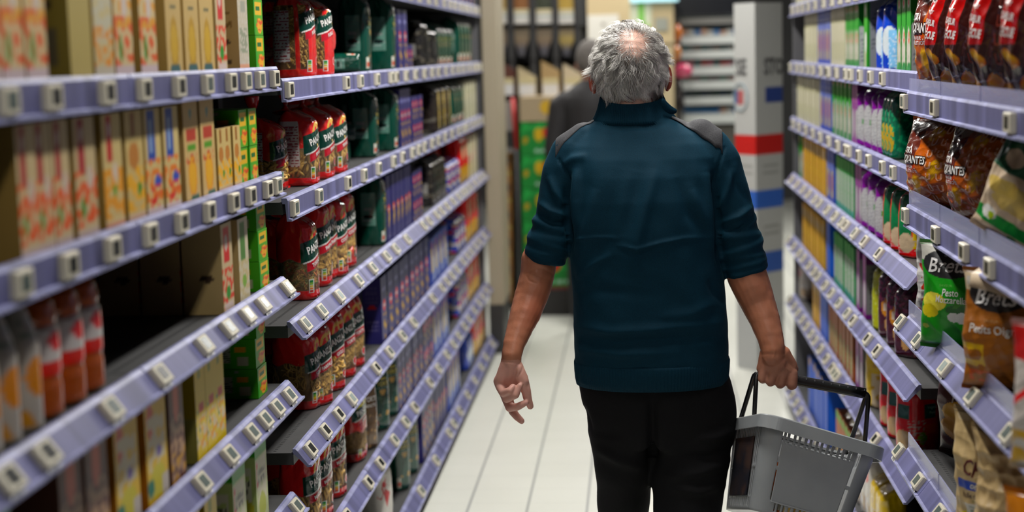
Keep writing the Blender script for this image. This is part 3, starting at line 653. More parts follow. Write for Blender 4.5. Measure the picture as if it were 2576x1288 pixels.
carton('tan_yel','soup_carton',.07,.095,.21,[(.52,.38,.18),('e',.5,.30,.27,.25,(.42,.26,.03)),('e',.5,.30,.2,.18,(.52,.34,.05)),('e',.5,.86,.14,.05,(.02,.12,.08)),('r',.3,.62,.7,.66,(.1,.1,.05)),('e',.5,.06,.35,.06,(.02,.08,.08))],[(.40,.28,.12),('r',.15,.86,.8,.90,(.03,.09,.04)),('r',.15,.66,.8,.69,(.03,.09,.04)),('r',.15,.52,.8,.56,(.03,.09,.04)),('r',.3,.1,.7,.2,(.03,.06,.04)),('r',.3,.26,.75,.36,(.5,.45,.35))])
carton('olive','soup_carton',.075,.12,.24,[(.42,.34,.14)],[(.17,.135,.045),('r',.5,.1,.85,.36,(.08,.07,.045)),('r',.1,.1,.38,.30,(.11,.09,.055)),('e',.65,.50,.14,.05,(.03,.02,.012)),('e',.35,.48,.14,.04,(.10,.085,.06)),('r',.2,.66,.7,.74,(.07,.07,.05))])
carton('kraft','soup_carton_kraft',.06,.085,.20,[(.46,.42,.33),('r',.1,.25,.9,.6,(.25,.27,.2)),('n',.0,0,1,1,(.5,.46,.4),.3,5,.3),('r',.3,.8,.8,.95,(.3,.3,.25)),('r',0,0,1,.1,(.55,.3,.2))],[(.44,.31,.16),('l',.15,.60,.85,.80,(.20,.12,.05),170),('e',.6,.40,.18,.04,(.05,.03,.02)),('l',.2,.25,.85,.33,(.30,.05,.03),200),('r',.2,.12,.8,.16,(.08,.05,.03))],texts=())
carton('redleaf','soup_carton_red',.06,.085,.20,[(.52,.42,.27),('r',.2,.55,.75,.96,(.48,.03,.02)),('e',.45,.78,.15,.09,(.55,.45,.4)),('n',.0,.05,1,.5,(.55,.07,.02),.4,8,0),('e',.5,.22,.2,.08,GR),('r',.1,.02,.9,.1,(.55,.45,.4))],[(.46,.35,.19),('e',.6,.40,.18,.04,(.05,.03,.02)),('l',.2,.25,.85,.33,(.30,.05,.03),200)])
carton('grnleaf','soup_carton_green',.06,.085,.20,[(.55,.50,.38),('r',.2,.5,.7,.95,(.08,.18,.05)),('n',.0,.05,1,.5,(.50,.42,.25),.4,8,0),('e',.5,.25,.2,.08,(.2,.35,.08))],[(.46,.35,.19)])
carton('cub_g','stock_cube_box',.062,.11,.085,[(.10,.32,.02),('r',.1,.55,.9,.92,(.66,.42,.02)),('r',.2,.68,.7,.8,(.02,.12,.03)),('e',.6,.26,.28,.22,(.70,.36,.04)),('n',0,.1,1,.5,(.55,.10,.03),.35,8,.5),('r',0,0,.14,1,(.04,.26,.02))],[(.08,.33,.015),('r',.08,.20,.45,.75,(.35,.40,.30)),('l',.1,.22,.43,.6,(.05,.08,.04),90),('r',.55,.55,.8,.75,(.60,.32,.03)),('r',.6,.12,.85,.4,(.4,.42,.3)),('e',.55,.9,.06,.05,(.3,.4,.3))],top=(.10,.38,.02))
carton('cub_y','stock_cube_box',.062,.11,.085,[(.62,.46,.05),('n',0,0,1,1,(.66,.5,.3),.35,8,0),('e',.5,.3,.25,.3,(.65,.35,.05)),('r',.0,.0,.12,1,(.08,.25,.02)),('r',.2,.7,.8,.95,(.04,.22,.02))],[(.22,.33,.02)],top=(.2,.35,.03))
carton('yel','drink_carton_yellow',.062,.09,.205,[(.66,.50,.05),('r',.3,.48,.8,.56,(.55,.08,.03)),('n',0,.1,1,.45,(.62,.52,.36),.4,5,.1),('n',.3,.1,1,.4,(.72,.36,.03),.4,15,.3),('n',.0,.2,.5,.5,(.05,.18,.08),.3,25,.8),('r',.3,.8,.6,.95,(.3,.3,.05))],[(.30,.22,.04),('r',.0,.0,1,.45,(.22,.20,.07)),('r',.1,.2,.6,.26,(.4,.08,.04))])
carton('banana','drink_carton_yellow',.085,.09,.235,[(.62,.42,.07),('e',.25,.72,.16,.16,(.55,.12,.08)),('n',.1,.3,.9,.75,(.58,.52,.38),.5,5,-.3),('e',.6,.42,.12,.05,(.15,.10,.35)),('e',.5,.18,.35,.14,(.52,.46,.04)),('e',.15,.16,.16,.08,(.02,.15,.10)),('r',.7,.0,1,.2,(.5,.45,.4))],[(.36,.15,.02)])
carton('brownc','drink_carton_brown',.07,.09,.22,[(.09,.03,.02),('e',.5,.72,.2,.18,(.50,.14,.10)),('n',0,0,1,.6,(.35,.22,.14),.4,5,0),('n',0,0,1,.3,(.45,.25,.05),.4,15,.3)],[(.08,.03,.02)])
carton('nos','drink_carton_yellow',.07,.085,.165,[(.60,.42,.03),('r',.1,.6,.35,.95,(.50,.04,.03)),('r',.5,.8,.95,.98,(.04,.16,.45)),('n',0,.05,1,.5,(.45,.13,.03),.4,5,.2),('e',.75,.35,.2,.22,(.66,.42,.05)),('r',.15,.05,.5,.35,(.5,.48,.45)),('r',.4,.45,.7,.6,(.08,.08,.3))],[(.62,.42,.03),('r',.1,.6,.35,.95,(.50,.04,.03)),('r',.4,.70,.9,.78,(.30,.05,.03)),('r',.7,.84,.98,.98,(.04,.16,.45)),('n',0,.05,1,.5,(.45,.13,.03),.4,5,.2),('e',.75,.35,.2,.22,(.66,.42,.05)),('r',.15,.05,.5,.35,(.5,.48,.45)),('r',.35,.5,.65,.62,(.08,.08,.3))])
carton('grn_w','drink_carton_green',.075,.09,.19,[(.42,.46,.25),('r',0,.84,1,1,(.05,.25,.02)),('r',.05,.5,.22,.8,(.5,.08,.1)),('n',.1,.3,.9,.8,(.52,.50,.38),.4,5,-.5),('e',.5,.25,.3,.15,(.35,.38,.08)),('l',.2,.5,.8,.7,(.1,.1,.07),70)],[(.42,.50,.22),('r',0,.86,1,1,(.06,.30,.02)),('r',.1,.70,.35,.85,(.03,.15,.4)),('n',.1,.1,.9,.75,(.55,.53,.42),.4,5,-.3),('e',.7,.25,.25,.12,(.45,.42,.10)),('l',.25,.45,.85,.6,(.08,.08,.06),70)],top=(.05,.27,.02))
navy=[NAVY,('e',.5,.56,.24,.085,(.55,.01,.015)),('e',.5,.56,.18,.045,(.40,.25,.25)),('n',.25,.05,.8,.45,(.45,.28,.05),.45,5,.1),('r',.2,.78,.8,.82,(.16,.16,.35))]
carton('navy','pasta_box_navy',.085,.065,.20,navy,[NAVY,('e',.5,.55,.22,.035,(.42,.02,.02)),('l',.15,.2,.85,.42,(.10,.09,.20),120),('l',.15,.62,.85,.9,(.06,.055,.15),120)],texts=[('f','Barilla',.5,.56,.011,(.75,.7,.7),0)])
carton('navy_s','pasta_box_navy',.075,.06,.095,[NAVY,('e',.5,.66,.26,.16,(.50,.01,.015)),('n',.2,.05,.9,.45,(.45,.28,.05),.45,5,.2)],[NAVY,('e',.5,.5,.2,.1,(.42,.02,.02))],texts=[('f','Barilla',.5,.66,.010,(.7,.65,.65),0)])
carton('navy_t','pasta_box_navy',.06,.05,.25,[NAVY,('e',.5,.5,.30,.06,(.52,.01,.015)),('d',.1,.16,.35,.3,.7,(.5,.33,.06)),('d',.22,.28,.25,.3,.7,(.5,.33,.06)),('d',.6,.68,-.35,.35,.7,(.5,.33,.06))],[NAVY,('e',.5,.5,.22,.035,(.42,.02,.02))],texts=[('f','Barilla',.5,.5,.010,(.75,.7,.7),0)])
carton('blueyel','pasta_box_blue_yellow',.10,.06,.15,[(.02,.05,.30),('r',.15,.3,.5,.8,(.60,.44,.05)),('r',.55,.1,.9,.6,(.35,.42,.6)),('e',.4,.85,.1,.08,(.5,.03,.03))],[(.02,.05,.30),('r',.15,.1,.85,.6,(.58,.42,.05)),('r',.2,.7,.7,.85,(.5,.03,.03))])
carton('cream','rice_box_cream',.055,.11,.195,[(.52,.50,.38),('r',.3,.1,.7,.4,(.35,.36,.22)),('e',.5,.75,.2,.05,(.3,.3,.12))],[(.50,.48,.36),('r',.2,.5,.8,.56,(.35,.34,.2))])
carton('cream_l','grain_box_cream',.055,.11,.16,[(.52,.46,.30),('n',0,0,1,1,(.40,.36,.16),.3,5,.3)],[(.50,.45,.28)])
carton('greenw','rice_box_green',.045,.10,.205,[(.03,.25,.03),('e',.5,.28,.42,.30,(.50,.48,.42)),('e',.6,.45,.15,.08,(.5,.08,.03)),('e',.5,.9,.25,.07,(.5,.45,.42)),('n',0,.1,1,.5,(.38,.36,.28),.1,5,.6),('e',.5,.9,.15,.04,(.5,.05,.05)),('e',.6,.05,.4,.1,(.02,.18,.05))],[(.02,.20,.04),('r',.04,.0,.42,.62,(.40,.42,.42)),('l',.07,.08,.38,.55,(.18,.2,.22),110),('r',.5,0,1,.1,(.02,.12,.04))],top=(.02,.2,.03))
carton('spoon','rice_box_grey',.05,.12,.21,[(.06,.30,.03),('e',.5,.38,.35,.16,(.55,.55,.53)),('e',.4,.85,.22,.09,(.5,.48,.45)),('r',.2,0,.6,.25,(.5,.42,.36))],[(.22,.23,.25),('l',.1,.28,.9,.9,(.10,.11,.13),90),('r',.3,.04,.75,.16,(.35,.36,.38)),('r',.38,.06,.7,.14,(.06,.06,.07)),('r',.0,0,.05,1,(.03,.2,.03))],top=(.04,.25,.03))
carton('bluebox','couscous_box_blue',.07,.09,.20,[(.03,.06,.35),('r',.25,.1,.75,.62,(.52,.42,.16)),('e',.5,.4,.15,.16,(.45,.12,.06)),('n',0,.6,1,1,(.3,.34,.5),.3,5,.4)],[(.03,.06,.32)])
carton('bluetall','salt_carton_blue',.075,.09,.24,[(.01,.08,.42),('r',.2,.85,.8,.97,(.35,.2,.03))],[(.01,.09,.45)])
carton('purbox','grain_box_purple',.05,.11,.21,[(.20,.04,.20),('e',.5,.35,.35,.25,(.42,.40,.42)),('r',.3,.7,.7,.95,(.35,.12,.28))],[(.17,.17,.17),('l',.1,.1,.9,.85,(.08,.08,.085),80),('r',0,.86,1,1,(.10,.01,.10)),('r',0,.0,1,.08,(.12,.01,.15))],top=(.1,.01,.1))
carton('orangey','grain_box_orange',.05,.11,.19,[(.56,.36,.07),('n',0,0,1,1,(.50,.16,.05),.3,5,.5),('r',.2,.7,.8,.9,(.45,.4,.3))],[(.42,.28,.08)])
carton('coppery','grain_box_copper',.045,.11,.20,[(.35,.12,.05),('n',0,0,1,.4,(.4,.36,.28),.3,5,.2),('r',.25,.1,.6,.5,(.10,.28,.05)),('r',.0,.85,1,1,(.12,.3,.05))],[(.28,.09,.04)])
carton('tealw','grain_box_teal',.045,.11,.20,[(.40,.44,.40),('r',0,.75,1,1,(.03,.28,.06)),('n',0,.1,1,.7,(.12,.32,.10),.25,5,.6),('r',0,0,1,.15,(.05,.25,.22))],[(.10,.30,.14)],top=(.03,.3,.05))
# ---------------------------------------------------------------- crisp bags (pillow shaped)
def pillow(w,h,t,seed,topfold=0.0,wr=.004,twist=0,bend=0):
    def fn(x,z,side=1,off=0):
        x=np.asarray(x,float); z=np.asarray(z,float); u=np.clip(x/(w/2),-1,1); v=np.clip(z/h,0,1)
        tv=np.clip(np.sin(np.pi*np.clip((v-.035)/.93,0,1)),0,1)**.5
        prof=np.clip(1-np.abs(u)**2.6,0,1)**.55*tv
        # fuller in the lower part
        prof=prof*(1.1-.35*v)
        P3=np.stack([x,z*.8,np.full_like(x,side*.3)],-1)
        wk=wave(P3,.09,seed,9,True)*wr*.7+wave(P3,.16,seed+1,8)*wr
        edge=np.exp(-((1-np.abs(u))/.25)**2)*wave(P3*np.array([.2,1,1]),.05,seed+2,6)*wr*.6
        Y=x*(1-.10*tv+.02*np.sin(v*9+seed))
        X=side*(t/2*prof+off)+(wk+edge)*np.clip(tv*1.5,0,1)*(.3+.7*np.clip(prof*2,0,1))*(1 if side>0 else .5)
        X=X+bend*(v-.5)**2*h+twist*x*(v)*8+topfold*np.clip(v-.9,0,1)**1*h*3
        Z=z-.0*v+.02*t*0
        return np.stack([X,Y,Z],-1)
    return fn
def chip_bag(key,name,w,h,t,ops,seed,texts=(),back=None,res=(90,120),matl=None,extra=None,**kw):
    fn=pillow(w,h,t,seed,**kw); nu,nv=res; mb=MB()
    x=np.linspace(-w/2,w/2,nu); z=np.linspace(0,h,nv); X,Z=np.meshgrid(x,z); U=X/w+.5; V=Z/h
    mb.grid(fn(X,Z,1),paint(ops,U,V,h/w),0,True)
    mb.grid(fn(X,Z,-1),paint(back or [ops[0]],U,V,h/w),0,True,flip=True)
    # crimp lines
    for zz in (.004,.010,.016,h-.016,h-.010,h-.004):
        xx=np.linspace(-w*.49,w*.49,40); P=np.concatenate([fn(xx,np.full(40,zz),1,.0007)[None],fn(xx,np.full(40,zz+.002),1,.0007)[None]]); mb.grid(P,np.array(ops[0])*.6,0,True)
    for tt in texts:
        st,cx,cz,sz,c,ro=tt[:6]; bo=tt[6] if len(tt)>6 else .02; asp=tt[7] if len(tt)>7 else 1; sh=tt[8] if len(tt)>8 else 0
        of=tt[9] if len(tt)>9 else .0014
        text_on(mb,st,lambda a,b:fn(a,b,1,of),cx,cz,sz,c,bo,ro,0,aspect=asp,shear=sh,flip=1)
    root=mb.build(name,matl or MATTE); PROT[key]=Proto(root,w,t,h); return PROT[key]
# barbecue: black-brown film, red panel, letters U, crisps
def upat(w,h,c,dx=.034,dz=.044,z0=.02,z1=.34,x0=-1,x1=1):
    T=[]; z=z0; i=0
    while z<z1:
        x=-w/2+.02
        while x<w/2-.01:
            if x0<x<x1: T.append(('U',x,z,.036,c,0,.045,.8,0,.0008))
            x+=dx
        z+=dz; i+=1
    return T
BW,BH=.25,.36
bbq=[(.026,.005,.004),('r',.0,.40,.44,1,(.36,.008,.008)),('chip',.62,.78,.09,.12,1.2),('chip',.90,.66,.08,.12,.4),('chip',.34,.31,.07,.12,1.0),('chip',.12,.28,.05,.10,.3),('chip',.48,.12,.15,.12,.2),('chip',.12,.12,.08,.10,1.2),('chip',.86,.14,.09,.10,.6),('chip',.94,.42,.05,.09,.3),('e',.24,.78,.11,.068,(.62,.60,.60)),('n',.6,.0,1,.2,(.12,.014,.006),.2,5,.6)]
bt=upat(BW,BH,(.13,.018,.010),x0=.0)
for t_ in [('U',-.065,.281,.052,(.06,.05,.06),-.25,.05),('GOUT',-.062,.232,.012,(.6,.58,.57),-.1,.02),('SAVEUR',-.060,.204,.022,(.66,.64,.62),-.12,.03,.85),('BARBECUE',-.064,.172,.028,(.68,.66,.64),-.12,.035,.66)]: bt.append(t_)
chip_bag('bbq','crisp_bag_dark_red',BW,BH,.165,bbq,501,bt,matl=FILM,wr=.0035)
cra=[(.36,.10,.035),('r',.0,.50,.40,1,(.085,.018,.012)),('r',.40,.86,1,1,(.15,.03,.015)),('chip',.60,.83,.12,.10,.2,1),('chip',.70,.46,.09,.20,-.5,1),('chip',.38,.27,.09,.22,-.35,1),('chip',.12,.42,.08,.20,.1,1),('r',.02,.42,.42,.50,(.42,.07,.02)),('n',.25,.02,.9,.14,(.26,.05,.015),.16,5,.4),('e',.14,.93,.10,.07,(.62,.6,.6))]
ct=upat(BW,BH,(.62,.30,.18),x0=.015,z0=.05)
for t_ in [('U',-.09,.335,.045,(.06,.03,.02),-.1,.05),('EXTRA',-.072,.236,.030,(.70,.68,.66),-.05,.03,.7),('CRAQUANTES',-.052,.200,.040,(.008,.006,.006),-.05,.09,.56,0,.0022),('CRAQUANTES',-.052,.200,.040,(.72,.70,.68),-.05,.03,.56,0,.0034),('SAVEUR',-.055,.172,.015,(.62,.6,.58),-.03,.02),('POULET ROTI',-.055,.157,.016,(.68,.66,.64),-.03,.03,.9),('^',-.020,.167,.012,(.68,.66,.64),-.03,.02)]: ct.append(t_)
chip_bag('craq','crisp_bag_brown',BW,BH,.17,cra,511,ct,matl=FILM,wr=.0030)
# black oval logo bags
def brets(base,top,seed,extra,texts,key,name,**kw):
    ops=[base,('r',0,.82,1,1,top),('n',0,.80,1,.84,top,.2,3,.0),('e',.5+kw.get('dx',0)/.23,.80,.34,.125,(.012,.012,.013))]+extra
    dx=kw.pop('dx',0)
    T=[('Brets',dx+.0,.305,.068,(.70,.69,.68),.06,.012,.78,.25),('LE CHIPSIER FRANCAIS',0,.337,.0075,(.4,.4,.4),.02,.0)]+texts
    chip_bag(key,name,.23,.385,.115,ops,seed,T,matl=MATTE,**kw)
flag=[('r',.55,.855,.575,.885,(.01,.03,.30)),('r',.575,.855,.60,.885,(.6,.6,.6)),('r',.60,.855,.625,.885,(.5,.02,.02))]
nutri=[('r',.62,.10,.92,.19,(.68,.68,.64)),('r',.65,.11,.70,.15,(.02,.18,.05)),('r',.70,.11,.75,.15,(.2,.4,.05)),('r',.75,.10,.81,.165,(.70,.40,.03)),('r',.81,.11,.86,.15,(.6,.15,.02)),('r',.86,.11,.90,.15,(.5,.02,.02))]
brets((.035,.25,.018),(.45,.44,.40),521,flag+nutri+[('e',.24,.46,.19,.085,(.66,.60,.16)),('e',.18,.37,.13,.06,(.60,.52,.07)),('e',.58,.40,.16,.05,(.02,.10,.02)),('e',.50,.33,.07,.045,(.66,.66,.64)),('e',.60,.325,.08,.055,(.70,.70,.68)),('e',.68,.315,.06,.045,(.66,.66,.64)),('n',.45,.42,.85,.50,(.05,.18,.03),.15,5,.1),('r',0,0,1,.06,(.02,.11,.03)),('e',.12,.22,.05,.02,(.3,.35,.1))],[('Pesto',-.005,.215,.036,(.66,.65,.62),.05,.012,.62,.15),('Mozzarella',-.005,.190,.034,(.66,.65,.62),.0,.012,.62,.15),('SAVEUR',-.02,.238,.012,(.1,.35,.06),.05,.0)],'bg','crisp_bag_green',dx=-.025)
brets((.26,.10,.022),(.60,.50,.36),531,[('n',.0,.0,1,.22,(.30,.12,.03),.3,5,.2),('n',.0,.22,.34,.42,(.55,.36,.06),.3,7,-.2),('n',.1,.1,.4,.2,(.45,.10,.02),.2,7,-.2),('r',.04,.86,.22,.93,(.5,.47,.42))],[('Petits Oignons',.0,.205,.036,(.64,.62,.58),.02,.012,.72),('SAVEUR',-.02,.235,.012,(.45,.25,.1),.05,.0)],'bb','crisp_bag_copper',dx=-.02)
_r=PROT['bb'].root; _f=pillow(.23,.385,.115,531); _m=MB()
_t=[_f(x,.383,1,.001) for x in (-.075,-.03,.02,.06)]; _o=[p+np.array([.030,0,-.012]) for p in _t]; _b=[p+np.array(q) for p,q in zip(_t,((.045,.004,-.05),(.05,.0,-.055),(.052,.008,-.075),(.048,.0,-.10)))]
_m.grid(np.array([_t,_o,_b]),(.60,.47,.32),0,True); _o2=_m.build('folded_top',MATTE,_r); tag(_o2,'cream folded bag top'); _d=_o2.modifiers.new('t','SOLIDIFY'); _d.thickness=.001
brets((.50,.49,.47),(.45,.44,.42),541,[('n',0,.1,1,.6,(.45,.05,.03),.25,5,.6),('n',0,0,1,.3,(.3,.3,.3),.3,9,.6)],[],'bs','crisp_bag_silver')
brets((.06,.014,.010),(.05,.012,.01),551,[('e',.55,.40,.36,.11,(.58,.34,.05)),('e',.45,.26,.34,.11,(.55,.30,.04)),('r',0,0,1,.1,(.03,.01,.015))],[('Poulet',.02,.205,.046,(.55,.48,.40),.0,.02,.85,.1),('SAVEUR',-.03,.245,.018,(.16,.04,.03),.0,.0)],'bm','crisp_bag_maroon')
chip_bag('tourn','crisp_bag_beige',.21,.35,.10,[(.47,.36,.21),('r',.12,.43,.80,.50,(.03,.06,.33)),('e',.34,.16,.26,.12,(.62,.52,.06)),('n',.1,.05,.6,.26,(.64,.58,.2),.2,5,.3),('r',.0,.0,1,.14,(.45,.47,.55)),('r',0,0,1,.06,(.02,.14,.40)),('r',.22,.25,.62,.33,(.62,.6,.55)),('n',0,.9,1,1,(.52,.44,.3),.3,5,.2)],561,[('CHIPS',-.005,.205,.058,(.10,.015,.012),-.12,.02,.66,.2),('ondulees',.0,.163,.024,(.66,.65,.6),-.05,.02,.9,.2),('huile de tournesol',-.01,.137,.020,(.06,.02,.012),0,.01,.75),('ISSU DE L AGRICULTURE BIOLOGIQUE',.02,.123,.0065,(.10,.22,.03),0,.0),('TRANSPORTS',-.02,.108,.008,(.1,.2,.1),0,.0),('FRANCAIS',-.02,.096,.010,(.1,.2,.1),0,.02)],back=None,matl=MATTE,wr=.005)
chip_bag('plainb','crisp_bag_plain_beige',.24,.37,.11,[(.43,.325,.19),('r',.0,.0,.42,.38,(.40,.40,.50)),('n',.0,.36,.42,.40,(.43,.325,.19),.2,3,0),('r',.66,.42,.92,.62,(.30,.24,.13)),('r',.675,.43,.905,.61,(.46,.38,.25)),('r',.71,.46,.87,.56,(.34,.32,.2)),('e',.79,.51,.05,.03,(.08,.2,.05)),('r',.0,.0,.14,.10,(.02,.12,.45)),('r',.14,.03,.36,.12,(.03,.22,.05)),('l',.1,.02,.4,.3,(.36,.36,.46),200)],571,[('LES MAGASINS',.07,.224,.0085,(.08,.06,.04),0,.0),('AB',.0,.028,.030,(.6,.6,.55),0,.03)],wr=.007)
chip_bag('orangeb','crisp_bag_orange',.24,.36,.11,[(.56,.22,.02),('n',0,0,.6,.7,(.64,.33,.03),.35,5,0),('chip',.4,.3,.25,.2,.4),('chip',.25,.6,.2,.2,1.2),('r',.55,.5,1,1,(.16,.01,.02)),('e',.78,.60,.16,.11,(.56,.03,.05)),('e',.78,.60,.11,.05,(.6,.5,.5)),('r',.6,.0,1,.45,(.55,.05,.03)),('e',.8,.25,.15,.14,(.62,.45,.05)),('l',.6,.3,.95,.42,(.6,.55,.5),90)],581,matl=FILM)
chip_bag('redw','crisp_bag_red_white',.22,.36,.11,[(.60,.56,.52),('r',0,.74,1,1,(.50,.03,.02)),('d',.42,.48,.5,0,1,(.5,.03,.03)),('n',0,0,1,.3,(.60,.38,.05),.3,5,-.2)],591,matl=MATTE)
chip_bag('leang','crisp_bag_green_cream',.24,.37,.12,[(.58,.47,.36),('r',0,.55,1,.92,(.02,.085,.045)),('e',.3,.66,.13,.07,(.55,.45,.35)),('e',.62,.64,.12,.06,(.10,.05,.02)),('e',.58,.67,.08,.04,(.6,.6,.55)),('e',.35,.42,.3,.07,(.58,.44,.17)),('e',.5,.32,.32,.06,(.60,.46,.20)),('r',.0,.10,1,.20,(.03,.25,.06)),('e',.2,.18,.12,.05,(.6,.6,.58)),('n',.5,0,1,.15,(.02,.20,.05),.2,5,0),('e',.25,.17,.05,.03,(.3,.4,.06))],601,[('CHIPS',.03,.30,.04,(.45,.45,.42),.1,.02)],wr=.006)
chip_bag('leanb','crisp_bag_beige_black',.22,.37,.10,[(.50,.42,.27),('r',0,.30,1,.46,(.015,.03,.02)),('r',0,.9,1,1,(.45,.38,.28)),('n',0,0,1,.3,(.05,.10,.05),.3,5,.4)],611,[('Blonde',.03,.14,.045,(.55,.45,.28),0,.02)],wr=.006)
# ---------- bottles and jars
def bottle(key,name,prof,colf,w,h,label=None,texts=()):
    z=np.linspace(0,h,60); r=np.interp(z,[p[1] for p in prof],[p[0] for p in prof]); seg=36; th=np.linspace(-np.pi,np.pi,seg,endpoint=False)
    P=np.stack([r[:,None]*np.cos(th),r[:,None]*np.sin(th),np.repeat(z[:,None],seg,1)],-1)
    U,V=np.meshgrid(np.linspace(0,1,seg,endpoint=False),z/h); mb=MB(); mb.grid(P,paint(colf,U,V,1),0,True,wrapu=True)
    k=mb.n; mb.f.append([k-seg+i for i in range(seg)]); mb.m.append(0); mb.sm.append(False); mb.f.append([i for i in range(seg)][::-1]); mb.m.append(0); mb.sm.append(False)
    root=mb.build(name,FILM); PROT[key]=Proto(root,w,w,h)
SAUCE=(.34,.09,.02)
bottle('sauce','sauce_bottle',[(.030,0),(.036,.006),(.036,.05),(.034,.06),(.036,.07),(.036,.135),(.031,.145),(.034,.155),(.030,.175),(.018,.195),(.017,.20),(.020,.201),(.020,.222)],[SAUCE,('r',.2,.30,.8,.64,(.60,.57,.55)),('r',.2,.30,.8,.40,(.60,.06,.03)),('e',.5,.54,.09,.07,(.55,.03,.02)),('r',0,.90,1,1,(.25,.03,.01))],.076,.222)
bottle('sauceback','sauce_bottle',[(.030,0),(.036,.006),(.036,.05),(.034,.06),(.036,.07),(.036,.135),(.031,.145),(.034,.155),(.030,.175),(.018,.195),(.017,.20),(.020,.201),(.020,.222)],[(.16,.05,.015),('r',.2,.22,.8,.60,(.27,.26,.26)),('l',.25,.3,.7,.4,(.3,.05,.04),60),('e',.6,.52,.03,.03,(.08,.08,.08))],.076,.222)
bottle('juice','juice_bottle',[(.032,0),(.037,.006),(.037,.15),(.033,.17),(.022,.205),(.015,.225),(.015,.232),(.018,.233),(.018,.25)],[(.45,.42,.38),('e',.5,.38,.14,.14,(.60,.25,.02)),('r',0,.9,1,1,(.02,.12,.05)),('n',.3,.05,.7,.2,(.5,.25,.05),.3,5,.3),('l',.35,.65,.7,.8,(.2,.25,.2),60),('r',.75,.1,.8,.9,(.3,.28,.25))],.078,.25)
# ---------------------------------------------------------------- laying the goods out
SHN={('B',0):'top far left shelf',('B',1):'first far left shelf',('B',2):'second far left shelf',('B',3):'third far left shelf',('B',4):'fourth far left shelf',('B',5):'fifth far left shelf',('B',6):'bottom left shelf',
 ('A',0):'topmost near left shelf',('A',1):'upper near left shelf',('A',2):'second near left shelf',('A',3):'third near left shelf',('A',4):'fourth near left shelf',('A',5):'fifth near left shelf',('A',6):'sixth near left shelf',
 ('R',0):'top far right shelf',('R',1):'first far right shelf',('R',2):'second far right shelf',('R',3):'third far right shelf',('R',4):'fourth far right shelf',('R',5):'fifth far right shelf',('R',6):'bottom right shelf',
 ('C',1):'top near right shelf',('C',2):'second near right shelf',('C',3):'third near right shelf',('C',4):'fourth near right shelf'}
LEV={'A':LEV_A,'B':LEV_B,'R':LEV_R,'C':LEV_C}
COUNTS={}
CATS={}
def put(bank,sh,key,Y,label,cat,h=None,back=0.0,rz=0,pitch=None,zoff=0,rowname='',rot=None,jit=True,adv=0):
    """one item standing on a shelf; Y = centre along the aisle"""
    lo,hi={'A':(1.56,3.862),'B':(3.90,9.01),'R':(4.305,7.81),'C':(1.64,4.29)}[bank]
    hw=(pitch or PROT[key].w)*(.5 if bank!='C' else .1)
    if Y-hw<lo-.03 or Y+hw>hi+.005: 
        if Y+hw>hi+.005 or Y<lo: return None
    p=PROT[key]; side=1 if bank in 'AB' else -1; z=LEV[bank][sh][0]; e={'A':LX,'B':LX,'R':RX,'C':RXC}[bank]
    if z<.2: e=e+side*.015
    sc=[1,1,1]
    if h: sc[2]=h/p.h
    if pitch:
        k=pitch*.96/p.w; sc[1]=min(max(k,.5),1.5)
    is_bag=key in BAGS; is_pil=key in PIL
    if is_bag or is_pil: X=e-side*(.012+p.d*sc[0]/2+back)
    else: X=e-side*(.006+back)
    base=0 if side>0 else math.pi
    r=place(p.root,(X,Y,z+.001+zoff),base-side*rz,tuple(sc),rot)
    nm=SHN[(bank,sh)]; kk=(label,nm); COUNTS.setdefault(kk,[]).append((Y,r,cat,zoff,back))
    return r
BAGS=set(k for k in PROT if 'bag' in PROT[k].root.name and not 'crisp' in PROT[k].root.name)|{'sauce','sauceback','juice','redbot'}
PIL=set(k for k in PROT if 'crisp' in PROT[k].root.name)
def finish_labels():
    for (lab,nm),L in COUNTS.items():
        L.sort(key=lambda q:(round(q[4],2),q[0],q[3]))
        n=len(L); rows={}
        for i,(Y,r,cat,zo,bk) in enumerate(L):
            if n==1: t='%s on %s'%(lab,nm)
            else: t='%s, %s on %s'%(lab,nth(i),nm)
            tag(r,t,cat,'%s on the %s'%(lab,nm) if n>1 else None)
def run(bank,sh,key,x0,x1,n,label,cat='box',h=None,ypx=None,rows=1,back=0,rz=0,stack=1,jx=.004,alt=None,fill=True):
    """row of n items between image columns x0..x1, measured on the item fronts"""
    side=1 if bank in 'AB' else -1; z=LEV[bank][sh][0]; X=({'A':LX,'B':LX,'R':RX,'C':RXC}[bank])-side*(.006 if key not in BAGS else .012+PROT[key].d/2)
    def Yof(x): # solve on plane X at height z+.08
        y=121
        for _ in range(8):
            p=onx(x,y,X); q=proj((X,p[1],z+.08)); y=q[1]
        return onx(x,y,X)[1]
    a,b=sorted((Yof(x0),Yof(x1))); pitch=(b-a)/n
    p=PROT[key]
    for r_ in range(rows):
        for i in range(n):
            k=key if not alt else alt[(i+r_)%len(alt)]
            dd=PROT[k].d+.006
            for s_ in range(stack):
                hh=h or PROT[k].h
                lab=label if isinstance(label,str) else label[(i+r_)%len(label)]
                rr=rz*math.pi/180+random.uniform(-.02,.02)*(0 if (k not in BAGS) else 2)
                put(bank,sh,k,a+pitch*(i+.5)+(random.uniform(-jx,jx) if k in BAGS else 0),lab,cat,h,back+r_*dd+random.uniform(0,.004),rr,pitch if k not in BAGS else pitch,s_*(hh+.001))
